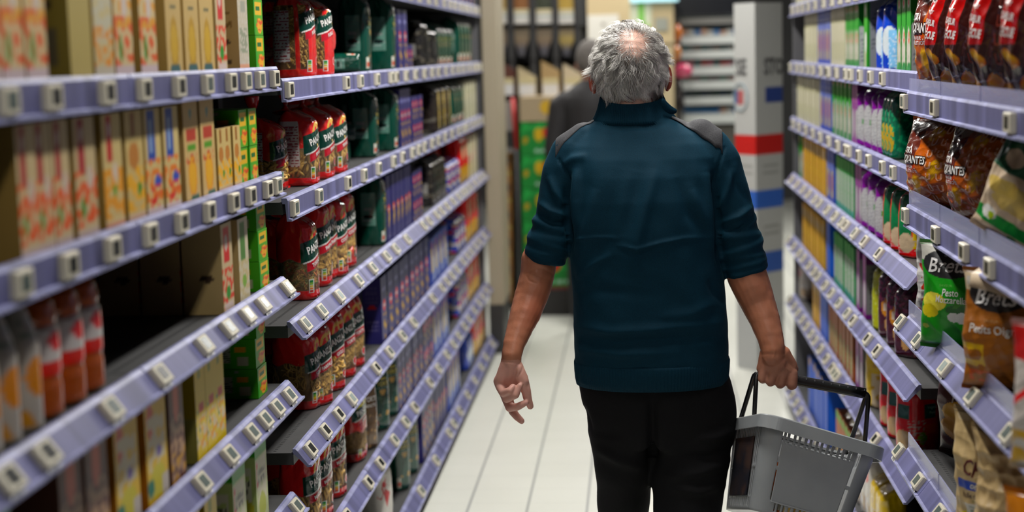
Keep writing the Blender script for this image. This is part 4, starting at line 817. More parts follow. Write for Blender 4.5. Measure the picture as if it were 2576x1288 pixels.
def one(bank,sh,key,x,label,cat='bag',h=None,back=0,rz=25,pitch=None,ypx=None,zoff=0):
    side=1 if bank in 'AB' else -1; z=LEV[bank][sh][0]
    if bank=='C': back-=.027
    X=({'A':LX,'B':LX,'R':RX,'C':RXC}[bank])-side*(.012+back+PROT[key].d/2)
    if bank=='R': x+=22
    y=121
    for _ in range(8):
        p=onx(x,y,X); q=proj((X,p[1],z+.08)); y=q[1]
    Y=onx(x,y,X)[1]
    if bank=='C': Y=min(Y,4.27-PROT[key].w*.2)
    return put(bank,sh,key,Y,label,cat,h,back,math.radians(rz),pitch,zoff)
def lying(bank,sh,key,x,label,cat='bag',back=.0,zoff=0,yaw=0,th=None,roll=0):
    """a bag lying flat on the shelf"""
    side=1 if bank in 'AB' else -1; p=PROT[key]; z=LEV[bank][sh][0]; X=({'A':LX,'B':LX,'R':RX,'C':RXC}[bank])-side*(.03+back)
    y=121
    for _ in range(8):
        q0=onx(x,y,X); q=proj((X,q0[1],z+.03)); y=q[1]
    Y=onx(x,y,X)[1]
    # local z axis -> pointing to the shelf depth, local x (depth) -> up
    M=Matrix(((0,0,-side),(0,1,0),(side,0,0))).to_4x4() 
    M=Matrix.Rotation(yaw,4,'Z')@M
    e=M.to_euler()
    r=place(p.root,(X-side*.0,Y,z+p.d*.32+.002+zoff),0,(.62,1,.8),tuple(e))
    kk=(label,SHN[(bank,sh)]); COUNTS.setdefault(kk,[]).append((Y,r,cat,zoff,back)); return r
# ===== near left bank (A)
S='tall kraft carton of vegetable soup'
run('A',1,'soup_top',-60,118,3,'red and orange soup carton','carton',h=.22)
run('A',1,'olive',175,232,1,'plain olive carton turned sideways','carton',rows=2)
run('A',1,'soup_green',235,285,1,'cream soup carton with green top','carton',h=.215,rows=2)
run('A',1,'soup_top',285,402,2,'cream soup carton with carrots and red top','carton',h=.215,rows=2)
run('A',1,'tan_yel',418,545,3,'tan carton with olive yellow oval','carton',h=.205,rows=2)
run('A',1,'redleaf',545,570,1,'orange red soup carton','carton',h=.20)
run('A',1,'kraft',590,641,1,'brown kraft soup carton with gable fold','carton',h=.165,rows=2)
run('A',1,'cub_g',643,686,2,'small green and yellow stock box','box',h=.082,stack=2,rows=2)
run('A',2,'soup_red',48,185,3,'kraft soup carton with dark red panel and tomato','carton',rows=2)
run('A',2,'soup_red',195,252,1,'kraft soup carton with tomato, standing alone','carton',rows=2)
run('A',2,'soup_mix',255,322,1,'soup carton with bright red logo panel','carton',rows=2)
run('A',2,'soup_orange',322,372,1,'soup carton with brown oval and squash','carton',rows=2)
run('A',2,'soup_blue',372,455,2,'soup carton with dark blue panel','carton',rows=2)
run('A',2,'squash',468,545,2,'cream carton with orange squash oval','carton',h=.205,rows=2)
run('A',2,'soup_orange',548,606,3,'short soup carton with orange slices','carton',h=.135,rows=2)
run('A',2,'cub_g',606,648,2,'green and yellow stock box stacked','box',h=.083,stack=2,rows=2)
run('A',3,'juice',-95,62,3,'white juice bottle with orange slice','bottle',rows=2,h=.215)
run('A',3,'sauce',66,232,3,'orange sauce bottle with white and red label','bottle',rows=1)
run('A',3,'sauce',100,262,3,'orange sauce bottle in the back row','bottle',rows=1,back=.1)
run('A',3,'redleaf',552,600,1,'red and white tomato carton','carton',h=.19,rows=4)
run('A',3,'grnleaf',602,634,1,'cream and green soup carton','carton',h=.185,rows=3)
run('A',3,'cub_g',650,705,2,'bright green stock box in a stack','box',h=.069,stack=3,rows=3)
one('A',3,'sauceback',372,'sauce bottle turned to its back label','bottle',back=.24,rz=40)
run('A',4,'grn_w',-120,40,2,'green carton at the picture edge','carton',h=.2)
run('A',4,'brownc',160,278,2,'dark brown drink carton','carton',rows=2,h=.215)
run('A',4,'banana',290,430,2,'orange yellow carton with banana','carton',h=.215,rows=2)
run('A',4,'brownc',430,466,1,'dark brown chocolate carton','carton',h=.215,rows=2)
run('A',4,'yel',495,570,3,'yellow carton with fruit and red line','carton',h=.205,rows=2)
run('A',4,'nos',612,650,1,'yellow box with red and blue marks','box',h=.165,back=.08,rows=2)
run('A',4,'cub_g',655,705,1,'green stock box with white panel','box',h=.070,stack=3,rows=3,back=.02)
run('A',5,'yel',420,560,3,'yellow fruit carton low down','carton',h=.2,rows=2)
run('A',5,'grn_w',575,690,2,'green topped cream carton','carton',h=.20,rows=2)
# tops hidden behind the frame edge but seen through the gaps
# ===== far left bank (B): pasta
PB='red bag of %s pasta with clear window'
one('B',1,'p_fusilli',742,PB%'fusilli',rz=4,back=.02,h=.235); one('B',1,'p_fusilli',787,PB%'fusilli',rz=10,back=.0,h=.225)
one('B',1,'p_fusilli',700,PB%'fusilli',rz=2,back=.16,h=.23)
lying('B',1,'p_maca',832,'red and clear pasta bag lying flat',back=.0,yaw=.2); lying('B',1,'p_maca',838,'red and clear pasta bag lying on another',back=.01,zoff=.075,yaw=-.1)
lying('B',1,'g_torti2',905,'dark green pasta bag lying flat',yaw=.15)
for x,b in ((893,.03),(905,.14),(958,.0)): one('B',1,'g_torti',x,'dark green pasta bag with grey back label',rz=0,back=b,h=.27)
for x,r_ in ((752,32),(792,40),(826,48)): one('B',2,'p_penne',x,PB%'penne',rz=(r_-18)//3,back=.0,h=.205)
one('B',2,'p_penne',760,'red bag of penne pasta in the back row',rz=4,back=.13,h=.235)
one('B',2,'p_mezz',672,'red bag of elbow pasta leaning at the step',rz=2,back=.06,h=.19)
lying('B',2,'g_torti2',880,'dark green pasta bag lying flat',yaw=.1,back=.06); lying('B',2,'g_torti2',892,'dark green pasta bag lying on another',zoff=.06,yaw=.3,back=.07)
lying('B',2,'p_coq',868,'red and cream pasta bag lying flat',yaw=.1,back=.0)
for x,b in ((885,.12),(912,.02),(966,.0)): one('B',2,'g_torti',x,'dark green pasta bag with grey back label',rz=0,back=b,h=.235)
one('B',3,'p_tric',695,'red bag of three-colour pasta spirals',rz=4,back=.10,h=.20)
one('B',3,'p_tric',750,'red bag of three-colour pasta spirals',rz=5,back=.0,h=.235)
one('B',3,'p_farf',786,PB%'bow',rz=7,back=.01,h=.255); one('B',3,'p_farf',803,PB%'bow',rz=9,back=.02,h=.255)
one('B',3,'p_coq',828,PB%'shell',rz=7,back=.0,h=.25); one('B',3,'p_coq',850,PB%'shell',rz=10,back=.01,h=.255)
lying('B',3,'p_coq',890,'red and cream pasta bag lying flat',yaw=.2)
one('B',3,'g_torti',932,'tall dark green pasta bag',rz=0,back=.0,h=.255)
one('B',3,'g_torti',880,'tall dark green pasta bag',rz=0,back=.14,h=.25)
one('B',4,'p_nood',705,'red bag of fine noodles behind the step',rz=3,back=.10,h=.235)
one('B',4,'p_nood',748,'red bag of fine noodles behind the step',rz=5,back=.02,h=.235)
for i,(x,k,q) in enumerate(((786,'p_farf','butterfly'),(818,'p_gig','bell'),(848,'p_tort','spiral'),(872,'p_tort','spiral'))): one('B',4,k,x,PB%q,rz=21+3*i,back=.0,h=.245)
for x in (795,830,860): one('B',4,'p_tort',x,'red pasta bag in the back row',rz=7,back=.14,h=.24)
one('B',4,'g_torti',905,'green pasta bag with round white logo',rz=33,back=.03,h=.24); one('B',4,'g_torti',938,'green pasta bag with round white logo',rz=41,back=.0,h=.245)
one('B',4,'g_torti',922,'green pasta bag in the back row',rz=31,back=.13,h=.25)
one('B',5,'p_maca',716,'red bag of noodles with yellow corner',rz=2,back=.08,h=.25)
for i,(x) in enumerate((757,786,822)): one('B',5,'p_maca',x,PB%'macaroni',rz=5+5*i,back=.0,h=.25)
one('B',5,'p_maxi',869,'large red pasta bag with yellow banner',rz=9,back=.01,h=.27)
one('B',5,'p_maxi',830,'large red pasta bag in the back row',rz=7,back=.15,h=.265)
one('B',5,'b_torti',907,'brown wholemeal pasta bag with white logo',rz=37,back=.0,h=.265); one('B',5,'b_torti',893,'brown wholemeal pasta bag in the back row',rz=37,back=.13,h=.265)
one('B',5,'g_torti',938,'green pasta bag with pale logo',rz=39,back=.0,h=.265);one('B',5,'g_torti',962,'green pasta bag with pale logo',rz=39,back=.0,h=.265)
one('B',5,'g_torti2',988,'green pasta bag turned away',rz=6,back=.0,h=.265);one('B',5,'g_torti2',972,'green pasta bag turned away',rz=6,back=.12,h=.265)
one('B',6,'arrow',930,'white bag with red arrow',rz=18,back=.0,h=.22); one('B',6,'arrow',900,'white bag in the back row',rz=18,back=.13,h=.2)
for i,x in enumerate((982,1005,1026,1042)): one('B',6,'g_torti',x,'low green pasta bag with gold ring',rz=35,back=.0,h=.265)
# farther: navy boxes, dark bags, cream boxes, red bags
NB='navy pasta box with red oval'
run('B',0,'blueyel',1000,1060,6,'box on the top shelf','box',h=.12); run('B',0,'orangey',1060,1130,7,'orange box on the top shelf','box',h=.14); run('B',0,'navy',1130,1212,8,'navy box on the top shelf','box',h=.12)
run('B',1,'navy',1004,1026,2,NB,'box',h=.225,rows=2); run('B',1,'navy_s',1026,1038,2,'small navy pasta box','box',stack=1,rows=2)
one('B',1,'dark_misc',1050,'dark pasta bag fallen sideways',rz=20,h=.20); one('B',1,'dark_misc',1074,'dark pasta bag beside a fallen one',rz=20,h=.17)
run('B',1,'g_torti',1092,1130,4,'green pasta bag beyond the boxes','bag',h=.20,rows=2,back=.03); run('B',1,'g_torti2',1130,1165,4,'tall green pasta bag beyond the boxes','bag',h=.24,rows=2); run('B',1,'g_torti2',1168,1212,5,'green pasta bag near the end post','bag',h=.21,rows=2)
run('B',2,'navy',1008,1036,3,NB,'box',h=.22,rows=2); run('B',2,'navy_s',1038,1064,3,'small navy pasta box in a stack','box',h=.092,stack=2,rows=2)
run('B',2,'dark_y',1070,1112,3,'dark bag with yellow front','bag',h=.215,rows=2); run('B',2,'g_torti2',1116,1165,5,'green pasta bag beyond the boxes','bag',h=.21,rows=2); run('B',2,'cream',1170,1214,6,'cream box near the end post','box',h=.20,rows=2)
run('B',3,'navy_t',976,1038,6,'tall navy spaghetti box','box',h=.235,rows=2); run('B',3,'navy_s',1040,1064,3,'small navy pasta box in a stack','box',h=.1,stack=2,rows=2)
run('B',3,'dark_misc',1068,1105,4,'glossy dark bag','bag',h=.20,rows=2); run('B',3,'blue_mix',1105,1136,3,'blue and white snack bag','bag',h=.15,rows=2); run('B',3,'red_y',1138,1178,4,'red and yellow pasta bag','bag',h=.25,rows=2); run('B',3,'cream',1180,1222,6,'cream box near the end post','box',h=.22,rows=2)
run('B',4,'navy',962,1080,9,NB,'box',h=.225,rows=2); run('B',4,'blueyel',1084,1128,4,'blue and yellow pasta box','box',h=.20,rows=2); run('B',4,'blue_mix',1128,1150,3,'blue snack bag','bag',h=.18); run('B',4,'red_y',1152,1192,4,'red and yellow pasta bag','bag',h=.26,rows=2); run('B',4,'g_torti2',1195,1228,4,'green bag near the end post','bag',h=.22,rows=2)
run('B',5,'navy',1004,1064,7,NB,'box',h=.215,rows=2); run('B',5,'navy_s',1066,1090,3,'small navy pasta box in a stack','box',h=.11,stack=2); run('B',5,'blueyel',1092,1130,4,'blue and yellow pasta box','box',h=.22,rows=2); run('B',5,'blue_mix',1130,1156,4,'blue snack bag','bag',h=.2); run('B',5,'red_y',1158,1210,6,'red and yellow pasta bag','bag',h=.25,rows=2); run('B',5,'dark_y',1212,1232,3,'yellow and dark bag','bag',h=.2)
run('B',6,'navy',1054,1086,4,NB,'box',h=.27,rows=2); run('B',6,'navy_t',1088,1118,4,'tall navy spaghetti box','box',h=.24); run('B',6,'blueyel',1120,1150,4,'blue and yellow pasta box','box',h=.23); run('B',6,'bluew',1150,1165,2,'round blue bag','bag',h=.18); run('B',6,'red_y',1168,1208,5,'red and yellow pasta bag','bag',h=.26); run('B',6,'dark_y',1210,1236,4,'red brown bag near the end post','bag',h=.22)
# ===== far right bank (R)
run('R',0,'cream',1992,2060,8,'cream box on the top right shelf','box',h=.12)
run('R',1,'redbot',1999,2020,2,'bottle with red cap','bottle',h=.20); run('R',1,'cream',2022,2054,5,'cream rice box','box',h=.215,rows=2); run('R',1,'bluebox',2055,2088,4,'blue couscous box','box',h=.225,rows=2); run('R',1,'cream',2089,2124,5,'tall cream box with beige foot','box',h=.225,rows=2); run('R',1,'greenw',2125,2160,5,'green and white rice box','box',h=.225,rows=2)
run('R',1,'spoon',2165,2188,1,'grey and green box with spoon','box',h=.225,rows=1); one('R',1,'bluew',2228,'blue and white rice bag',rz=30,h=.22); one('R',1,'bluew',2246,'blue and white rice bag',rz=30,h=.222)
run('R',1,'greenw',2252,2292,3,'bright green rice box with round dish','box',h=.215,rows=2)
run('R',2,'cream',1998,2060,9,'cream rice box','box',h=.20,rows=2); run('R',2,'bluebox',2062,2088,3,'blue topped box','box',h=.22,rows=2); run('R',2,'greenw',2090,2140,5,'green and white rice box','box',h=.225,rows=2); run('R',2,'purbox',2142,2156,2,'pink and grey box','box',h=.205,rows=2)
for i,x in enumerate((2176,2196,2216,2232)): one('R',2,'purp',x,'purple rice bag with white oval',rz=38,h=.20+.01*(i%2))
run('R',2,'dgreen',2240,2276,4,'dark green rice bag','bag',h=.205,rows=2,rz=20)
run('R',3,'greenw',1990,2015,3,'green and white rice box','box',h=.20,rows=2); run('R',3,'orangey',2018,2078,8,'orange and yellow grain box','box',h=.21,rows=2); run('R',3,'bluebox',2078,2098,2,'blue and yellow box','box',h=.2,rows=2); run('R',3,'tealw',2100,2146,6,'green and cream grain box','box',h=.195,rows=2); run('R',3,'purbox',2150,2166,2,'purple and grey grain box','box',h=.215,rows=2)
for i,x in enumerate((2188,2206,2226)): one('R',3,'purp',x,'purple rice bag with white oval',rz=38,h=.195+.01*(i%2))
for i,x in enumerate((2248,2268,2290)): one('R',3,'ry_rice',x,'red and yellow rice bag',rz=34,h=.195)
run('R',4,'whiteb',1992,2016,2,'pale rice bag','bag',h=.17); run('R',4,'orangey',2018,2072,7,'yellow and orange box','box',h=.2,rows=2); run('R',4,'bluetall',2073,2092,1,'tall blue salt carton','carton',h=.245); run('R',4,'tealw',2096,2148,6,'green grain box','box',h=.20,rows=2); run('R',4,'purbox',2150,2180,2,'purple topped grey box','box',h=.21,rows=2)
one('R',4,'lime',2216,'lime green rice bag',rz=30,h=.215)
for i,x in enumerate((2236,2258,2280)): one('R',4,'choc',x,'maroon and pink grain bag',rz=34,h=.215)
run('R',5,'whiteb',1992,2040,5,'pale grain bag','bag',h=.18); run('R',5,'orangey',2042,2062,3,'yellow box','box',h=.2); run('R',5,'bluetall',2063,2080,2,'tall blue carton','carton',h=.23); run('R',5,'coppery',2082,2146,7,'copper and green grain box','box',h=.215,rows=2); run('R',5,'purbox',2148,2172,2,'grey backed grain box','box',h=.2,rows=2)
one('R',5,'yelb',2200,'yellow grain bag',rz=30,h=.23); one('R',5,'yelb',2216,'yellow grain bag',rz=30,h=.22,back=.14)
for i,x in enumerate((2242,2262,2286)): one('R',5,'pinkb',x,'bright red grain bag with green label',rz=34,h=.205)
for i,x in enumerate((2330,2345)): one('R',5,'pinkb',x,'bright red grain bag in the back row',rz=10,back=.16+.0*i,h=.20) if i==0 else None
run('R',6,'yelb',1998,2040,4,'yellow pack near the floor','bag',h=.22); run('R',6,'bluetall',2042,2090,5,'blue carton near the floor','carton',h=.24); run('R',6,'whiteb',2092,2110,2,'white bag near the floor','bag',h=.24); run('R',6,'coppery',2112,2150,5,'copper box near the floor','box',h=.22)
run('R',6,'whiteb',2152,2230,6,'white and red bag near the floor','bag',h=.24); run('R',6,'yelb',2232,2262,2,'yellow bag near the floor','bag',h=.20)
# ===== crisps (C)
one('C',1,'craq',2332,'brown and amber crisp bag with ridged crisps','crisp bag',rz=30,back=.02,h=.30)
for i,x in enumerate((2432,2488,2560,2650)): one('C',1,'bbq',x,'black and red barbecue crisp bag','crisp bag',rz=26,back=.01*(i%2),h=.315)
one('C',2,'craq',2345,'brown and amber crisp bag with ridged crisps','crisp bag',rz=30,back=.0,h=.235)
one('C',2,'craq',2408,'brown crisp bag in the shade behind','crisp bag',rz=28,back=.10,h=.235); one('C',2,'craq',2485,'brown crisp bag in the shade behind','crisp bag',rz=26,back=.03,h=.235)
one('C',3,'bs',2308,'silver crisp bag at the shelf end','crisp bag',rz=45,back=.05,h=.25)
one('C',3,'bg',2425,'green crisp bag with black oval logo','crisp bag',rz=50,back=.0,h=.257)
one('C',3,'bb',2545,'copper crisp bag with folded cream top','crisp bag',rz=48,back=.0,h=.257)
one('C',3,'bb',2560,'copper crisp bag in the shade behind','crisp bag',rz=40,back=.12,h=.255)
one('C',3,'bm',2500,'dark crisp bag in the shade behind','crisp bag',rz=40,back=.15,h=.255)
one('C',3,'redw',2690,'red and white crisp bag at the right edge','crisp bag',rz=45,back=-.05,h=.257)
one('C',4,'bm',2450,'maroon crisp bag with two yellow crisps','crisp bag',rz=40,back=.10,h=.31)
one('C',4,'tourn',2505,'beige crisp bag with blue strip','crisp bag',rz=48,back=.0,h=.30)
one('C',4,'plainb',2575,'plain beige crisp bag back side','crisp bag',rz=45,back=.0,h=.31)
one('C',4,'orangeb',2670,'orange crisp bag with red logo','crisp bag',rz=45,back=-.02,h=.28)
# leaning bags on the second crisp shelf
def leaning(key,x,y,X,z,label,eul,sc=(1,1,1)):
    r=place(PROT[key].root,tuple(onx(x,y,X)[:2])+(z,),0,sc,eul); COUNTS.setdefault((label,SHN[('C',2)]),[]).append((0,r,'crisp bag',0,0))
leaning('leang',2535,600,RXC+.03,LEV_C[2][0]+.02,'green and cream crisp bag leaning forward',(-0.42,0,math.pi+.75),(.8,.85,.72))
leaning('leanb',2512,560,RXC+.12,LEV_C[2][0]+.01,'cream crisp bag with dark band leaning behind',(-0.2,0,math.pi+.7),(.8,.8,.65))

finish_labels()
for k,p in list(PROT.items()):
    if p.root.name not in USED:
        for c in list(p.root.children): bpy.data.objects.remove(c)
        bpy.data.objects.remove(p.root)
# ---------------------------------------------------------------- far end of the aisle
def pxbox(mb,x0,x1,y0,y1,Y,dep,col,m=0):
    a=ony(x0,y1,Y); b=ony(x1,y0,Y); return mb.box(min(a[0],b[0]),max(a[0],b[0]),Y,Y+dep,a[2],b[2],col,m)
FLAT=mat('painted_board',attr=True,rough=.5)
def simple(name,label,cat,parts,group=None,kind=None):
    """parts: list of (part_name or None, builder, material)"""
    t=empty(name); tag(t,label,cat,group,kind)
    for pn,mb,mt in parts: mb.build(pn,mt,t)
    return t
# beige pillar closing the left gondola
p=MB(); p.box(-.846,-.765,9.03,9.5,.28,2.3,(.36,.31,.22)); q=MB().box(-.85,-.77,9.025,9.505,0,.28,(.03,.03,.03))
simple('end_pillar','tall beige pillar closing the far end of the left shelves','pillar',[('pillar_panel',p,FLAT),('pillar_base',q,FLAT)])
YB=10.75
# bulk dispenser rack
t=empty('dispenser_rack'); tag(t,'black rack of bulk food dispensers at the end of the aisle','rack')
mb=MB(); pxbox(mb,1236,1474,-90,262,YB+.25,.04,(.012,.012,.013)); mb.build('rack_back',FLAT,t)
mb=MB()
for x in (1238,1284,1340,1397,1452): pxbox(mb,x-3,x+5,-90,262,YB-.02,.26,(.02,.02,.021))
for y in (64,146,244): pxbox(mb,1236,1474,y,y+7,YB-.03,.28,(.02,.02,.021))
mb.build('rack_frame',FLAT,t)
a0=ony(1236,262,YB)[2]
mb=MB().box(ony(1236,0,YB)[0],ony(1474,0,YB)[0],YB+.0,YB+.28,0,a0,(.018,.017,.017)); mb.build('rack_cabinet',FLAT,t)
CONT=[(.42,.28,.08),(.25,.10,.03),(.04,.05,.03),(.45,.30,.05)]
for i,(x,c) in enumerate(zip((1261,1312,1369,1425),CONT)):
    s=empty('food_dispenser'); tag(s,'upright bulk food dispenser with white label, %s from the left in the rack'%nth(i),'dispenser','upright dispensers in the rack')
    mb=MB(); pxbox(mb,x-21,x+21,-80,62,YB,.2,c); mb.build('hopper',FILM,s)
    mb=MB(); pxbox(mb,x-20,x+20,22,60,YB-.006,.005,(.62,.60,.56)); pxbox(mb,x-20,x+20,22,33,YB-.007,.006,(.55,.48,.28)); pxbox(mb,x-18,x+18,38,42,YB-.008,.007,(.35,.45,.38)); mb.build('label_card',FLAT,s)
    mb=MB(); P=[]
    for (y,w_) in ((72,20),(100,19),(125,10),(142,8)):
        a=ony(x,y,YB); k=w_*YB/F; P.append([(a[0]-k,YB,a[2]),(a[0]+k,YB,a[2]),(a[0]+k,YB+.16,a[2]),(a[0]-k,YB+.16,a[2])])
    cc=np.array([[(.30,.25,.18)]*4,[(.22,.16,.10) if i!=3 else (.40,.30,.08)]*4,[(.08,.08,.10)]*4,[(.05,.05,.06)]*4]); mb.grid(np.array(P),cc,0,False,wrapu=True); mb.build('chute',FILM,s)
for i,(x,c,y0) in enumerate(((1272,(.10,.035,.025),150),(1326,(.50,.42,.26),168),(1385,(.40,.28,.13),152),(1440,(.55,.47,.33),160))):
    s=empty('scoop_bin'); tag(s,'slanted bulk food bin with white label, %s from the left in the rack'%nth(i),'food bin','slanted bins in the rack')
    a=ony(x-22,242,YB-.06); b=ony(x+22,y0,YB-.06); zs=ony(x-22,y0+28,YB-.06)[2]
    mb=MB(); V=[(a[0],YB-.06,a[2]),(b[0],YB-.06,a[2]),(b[0],YB-.06,zs),(a[0],YB-.06,b[2] if i!=1 else b[2]),(a[0],YB+.2,a[2]),(b[0],YB+.2,a[2]),(b[0],YB+.2,zs+.03),(a[0],YB+.2,b[2]+.03)]
    mb.add(V,[(0,1,2,3),(5,4,7,6),(0,3,7,4),(1,5,6,2),(3,2,6,7),(0,4,5,1)],c); mb.build('bin_body',FILM,s)
    mb=MB(); pxbox(mb,x-19,x+19,200,240,YB-.066,.005,(.62,.62,.62)); pxbox(mb,x-19,x+19,196,212,YB-.067,.006,(.52,.46,.26)); mb.build('label_card',FLAT,s)
# red stand
YR=YB-.32
s=empty('folding_stand'); tag(s,'red folding stand with grey tray in front of the dispensers','stand')
mb=MB()
def bar(mb,x0,y0,x1,y1,Y0,Y1,r,c): a=ony(x0,y0,Y0); b=ony(x1,y1,Y1); mb.tube([a,b],r,8,c)
mb=MB(); bar(mb,1252,246,1266,375,YR,YR-.05,.013,(.40,.015,.012)); mb.build('leg',FLAT,s)
mb=MB(); bar(mb,1290,246,1300,375,YR,YR-.05,.013,(.40,.015,.012)); mb.build('leg',FLAT,s)
a=ony(1266,375,YR-.05); mb=MB(); mb.tube([a,(a[0],YR-.08,.0)],.012,8,(.05,.05,.05)); mb.build('leg_extension',FLAT,s)
a=ony(1300,375,YR-.05); mb=MB(); mb.tube([a,(a[0]-.0,YR-.08,.0)],.012,8,(.05,.05,.05)); mb.build('leg_extension',FLAT,s)
mb=MB(); pxbox(mb,1264,1290,256,330,YR,.05,(.26,.24,.22)); pxbox(mb,1266,1290,330,372,YR,.05,(.015,.015,.015)); pxbox(mb,1262,1300,372,385,YR,.05,(.22,.2,.19)); mb.build('tray',FLAT,s)
for i in range(6):
    y0=398+i*58; y1=min(y0+54,752); s=MB(); a=ony(1258,y1,YB-.17); b=ony(1288,y0,YB-.17)
    zb=onz(1270,760,0)
    z0=1.12-(i+1)*.178; s.box(a[0],b[0],YB-.17,YB-.02,z0+.003,z0+.175,(.38,.16,.03)); s.box(a[0]+.01,b[0]-.01,YB-.171,YB-.16,z0+.02,z0+.07,(.10,.04,.02)); s.box(a[0]+.005,b[0]-.005,YB-.1705,YB-.16,z0+.13,z0+.15,(.5,.38,.08))
    o=s.build('orange_carton',FLAT); tag(o,'orange brown carton in a column left of the green packs, %s from the top'%nth(i),'carton','column of orange cartons')
    if z0<.02: o.location.z=.0
# pallet with green packs
YG=YB-.42; xl=ony(1300,0,YG)[0]; xr=xl+.62
o=MB().box(xl-.01,xr,YG,YG+.4,.0,.17,(.012,.010,.010)); o.box(xl-.012,xr+.002,YG-.003,YG+.402,.17,.19,(.14,.015,.01))
tag(o.build('display_plinth',FLAT),'low black plinth with red edge under the green packs','plinth')
for L_ in range(5):
    for c_ in range(2):
        z0=.192+L_*.2105; x0=xl+c_*.31
        U,V=np.meshgrid(np.linspace(0,1,30),np.linspace(0,1,20)); C=paint([(.02,.19,.045),('n',0,.5,1,1,(.05,.30,.08),.4,5+L_*0,.2),('e',.62,.66,.17,.22,(.50,.05,.03)),('e',.38,.62,.09,.2,(.55,.38,.04)),('l',.30,.10,.95,.34,(.35,.50,.40),18),('e',.1,.45,.06,.1,(.35,.25,.05))],U,V,.7)
        m_=MB(); P=np.stack([x0+U*.306,np.full_like(U,YG-.0005),z0+V*.207],-1); m_.grid(P,C,0,False); m_.box(x0,x0+.306,YG,YG+.39,z0,z0+.207,(.02,.17,.04))
        o=m_.build('drink_pack',PRINT); tag(o,'green shrink-wrapped drink pack, %s layer from the plinth, %s column'%(nth(L_),['left','right'][c_]),'drink pack','green drink packs on the black plinth')
m_=MB(); m_.box(xl+.0,xl+.30,YG,YG+.38,1.247,1.40,(.40,.31,.19)); P=[]
th=np.linspace(0,2*np.pi,20,endpoint=False); m_.add(np.stack([xl+.17+.042*np.cos(th),np.full(20,YG-.001),1.335+.045*np.sin(th)],-1),[list(range(20))],(.62,.38,.02))
tag(m_.build('cardboard_box',PRINT),'cardboard box with yellow disc on top of the green packs','box')
m_=MB(); m_.box(xl+.31,xl+.60,YG,YG+.38,1.247,1.40,(.36,.28,.17)); tag(m_.build('cardboard_box',PRINT),'plain cardboard box on the green packs beside the one with the disc','box')
# beige wall panel with posters
YP=12.2
m_=MB(); pxbox(m_,1470,1692,-140,120,YP,.1,(.46,.36,.20)); a=ony(1470,0,YP); b=ony(1692,0,YP); m_.box(a[0],b[0],YP,YP+.1,0,ony(1580,112,YP)[2],(.42,.34,.2))
structure(m_.build('trim_1',mat('beige_panel',attr=True,rough=.6)))
m_=MB(); pxbox(m_,1480,1556,36,112,YP-.012,.01,(.60,.58,.52)); pxbox(m_,1514,1522,58,66,YP-.014,.01,(.15,.12,.10)); tag(m_.build('poster',FLAT),'white square poster with small dark emblem on beige wall','poster')
m_=MB(); pxbox(m_,1586,1638,-20,72,YP-.012,.01,(.52,.55,.40)); pxbox(m_,1606,1620,-20,72,YP-.014,.01,(.15,.45,.05)); pxbox(m_,1590,1634,60,70,YP-.014,.012,(.3,.5,.1)); tag(m_.build('hanging_banner',FLAT),'white and green banner on the beige wall','banner')
m_=MB(); pxbox(m_,1585,1706,-26,6,YP-.06,.05,(.35,.60,.66)); o=m_.build('light_sign',mat('pale_blue_sign',(.35,.6,.66),.4,emit=(.35,.62,.7),es=.5)); tag(o,'pale blue lit sign along the top of the picture','sign')
m_=MB(); pxbox(m_,1648,1680,45,78,YP-.012,.01,(.25,.26,.22)); tag(m_.build('round_notice',FLAT),'small grey notice on the beige wall right of the banner','notice')
# dark screen and shelf of small packs
YS=12.9
m_=MB(); pxbox(m_,1702,1856,-60,40,YS-.05,.15,(.008,.009,.012)); tag(m_.build('wall_screen',mat('black_screen',(.008,.009,.012),.2)),'large black screen above the white shelf rack','screen')
t=empty('wall_rack'); tag(t,'white rack of small packs behind the man, right of his head','rack')
m_=MB(); pxbox(m_,1712,1862,40,320,YS+.2,.03,(.05,.08,.08)); a=ony(1712,320,YS); b=ony(1862,320,YS); m_.box(a[0],b[0],YS+.0,YS+.25,0,a[2],(.07,.065,.055)); m_.build('rack_body',FLAT,t)
m_=MB(); pxbox(m_,1712,1862,42,62,YS-.02,.25,(.22,.22,.21)); m_.build('top_panel',FLAT,t)
tiers=[(72,88,112),(117,126,148),(153,166,190),(195,202,226),(231,243,264),(271,285,312)]
PC=[(.5,.3,.2),(.45,.15,.18),(.02,.28,.15),(.5,.5,.48),(.05,.2,.2),(.5,.25,.12),(.03,.16,.4),(.35,.4,.38),(.5,.1,.08),(.15,.3,.3)]
for i,(y0,y1,y2) in enumerate(tiers):
    m_=MB(); pxbox(m_,1714,1860,y1,y2,YS-.03,.02,(.52,.55,.54)); pxbox(m_,1714,1860,y1-1,y1+2,YS-.03,.22,(.4,.42,.42)); m_.build('tier_front',FLAT,t)
    for k in range(9):
        x=1716+k*16; c=PC[(i*4+k*3+k//3)%10]
        if i==4: c=tuple(np.array(c)*.15)
        if i==5 and k<6: c=(.02,.15,.35)
        m_=MB(); pxbox(m_,x,x+14,y0+random.uniform(0,5),y1-1.5,YS+.02,.1,c); tag(m_.build('small_pack',PRINT),'tiny coloured pack on the white wall rack, row %s, place %s'%(nth(i),nth(k)),'pack','tiny packs on the white wall rack')
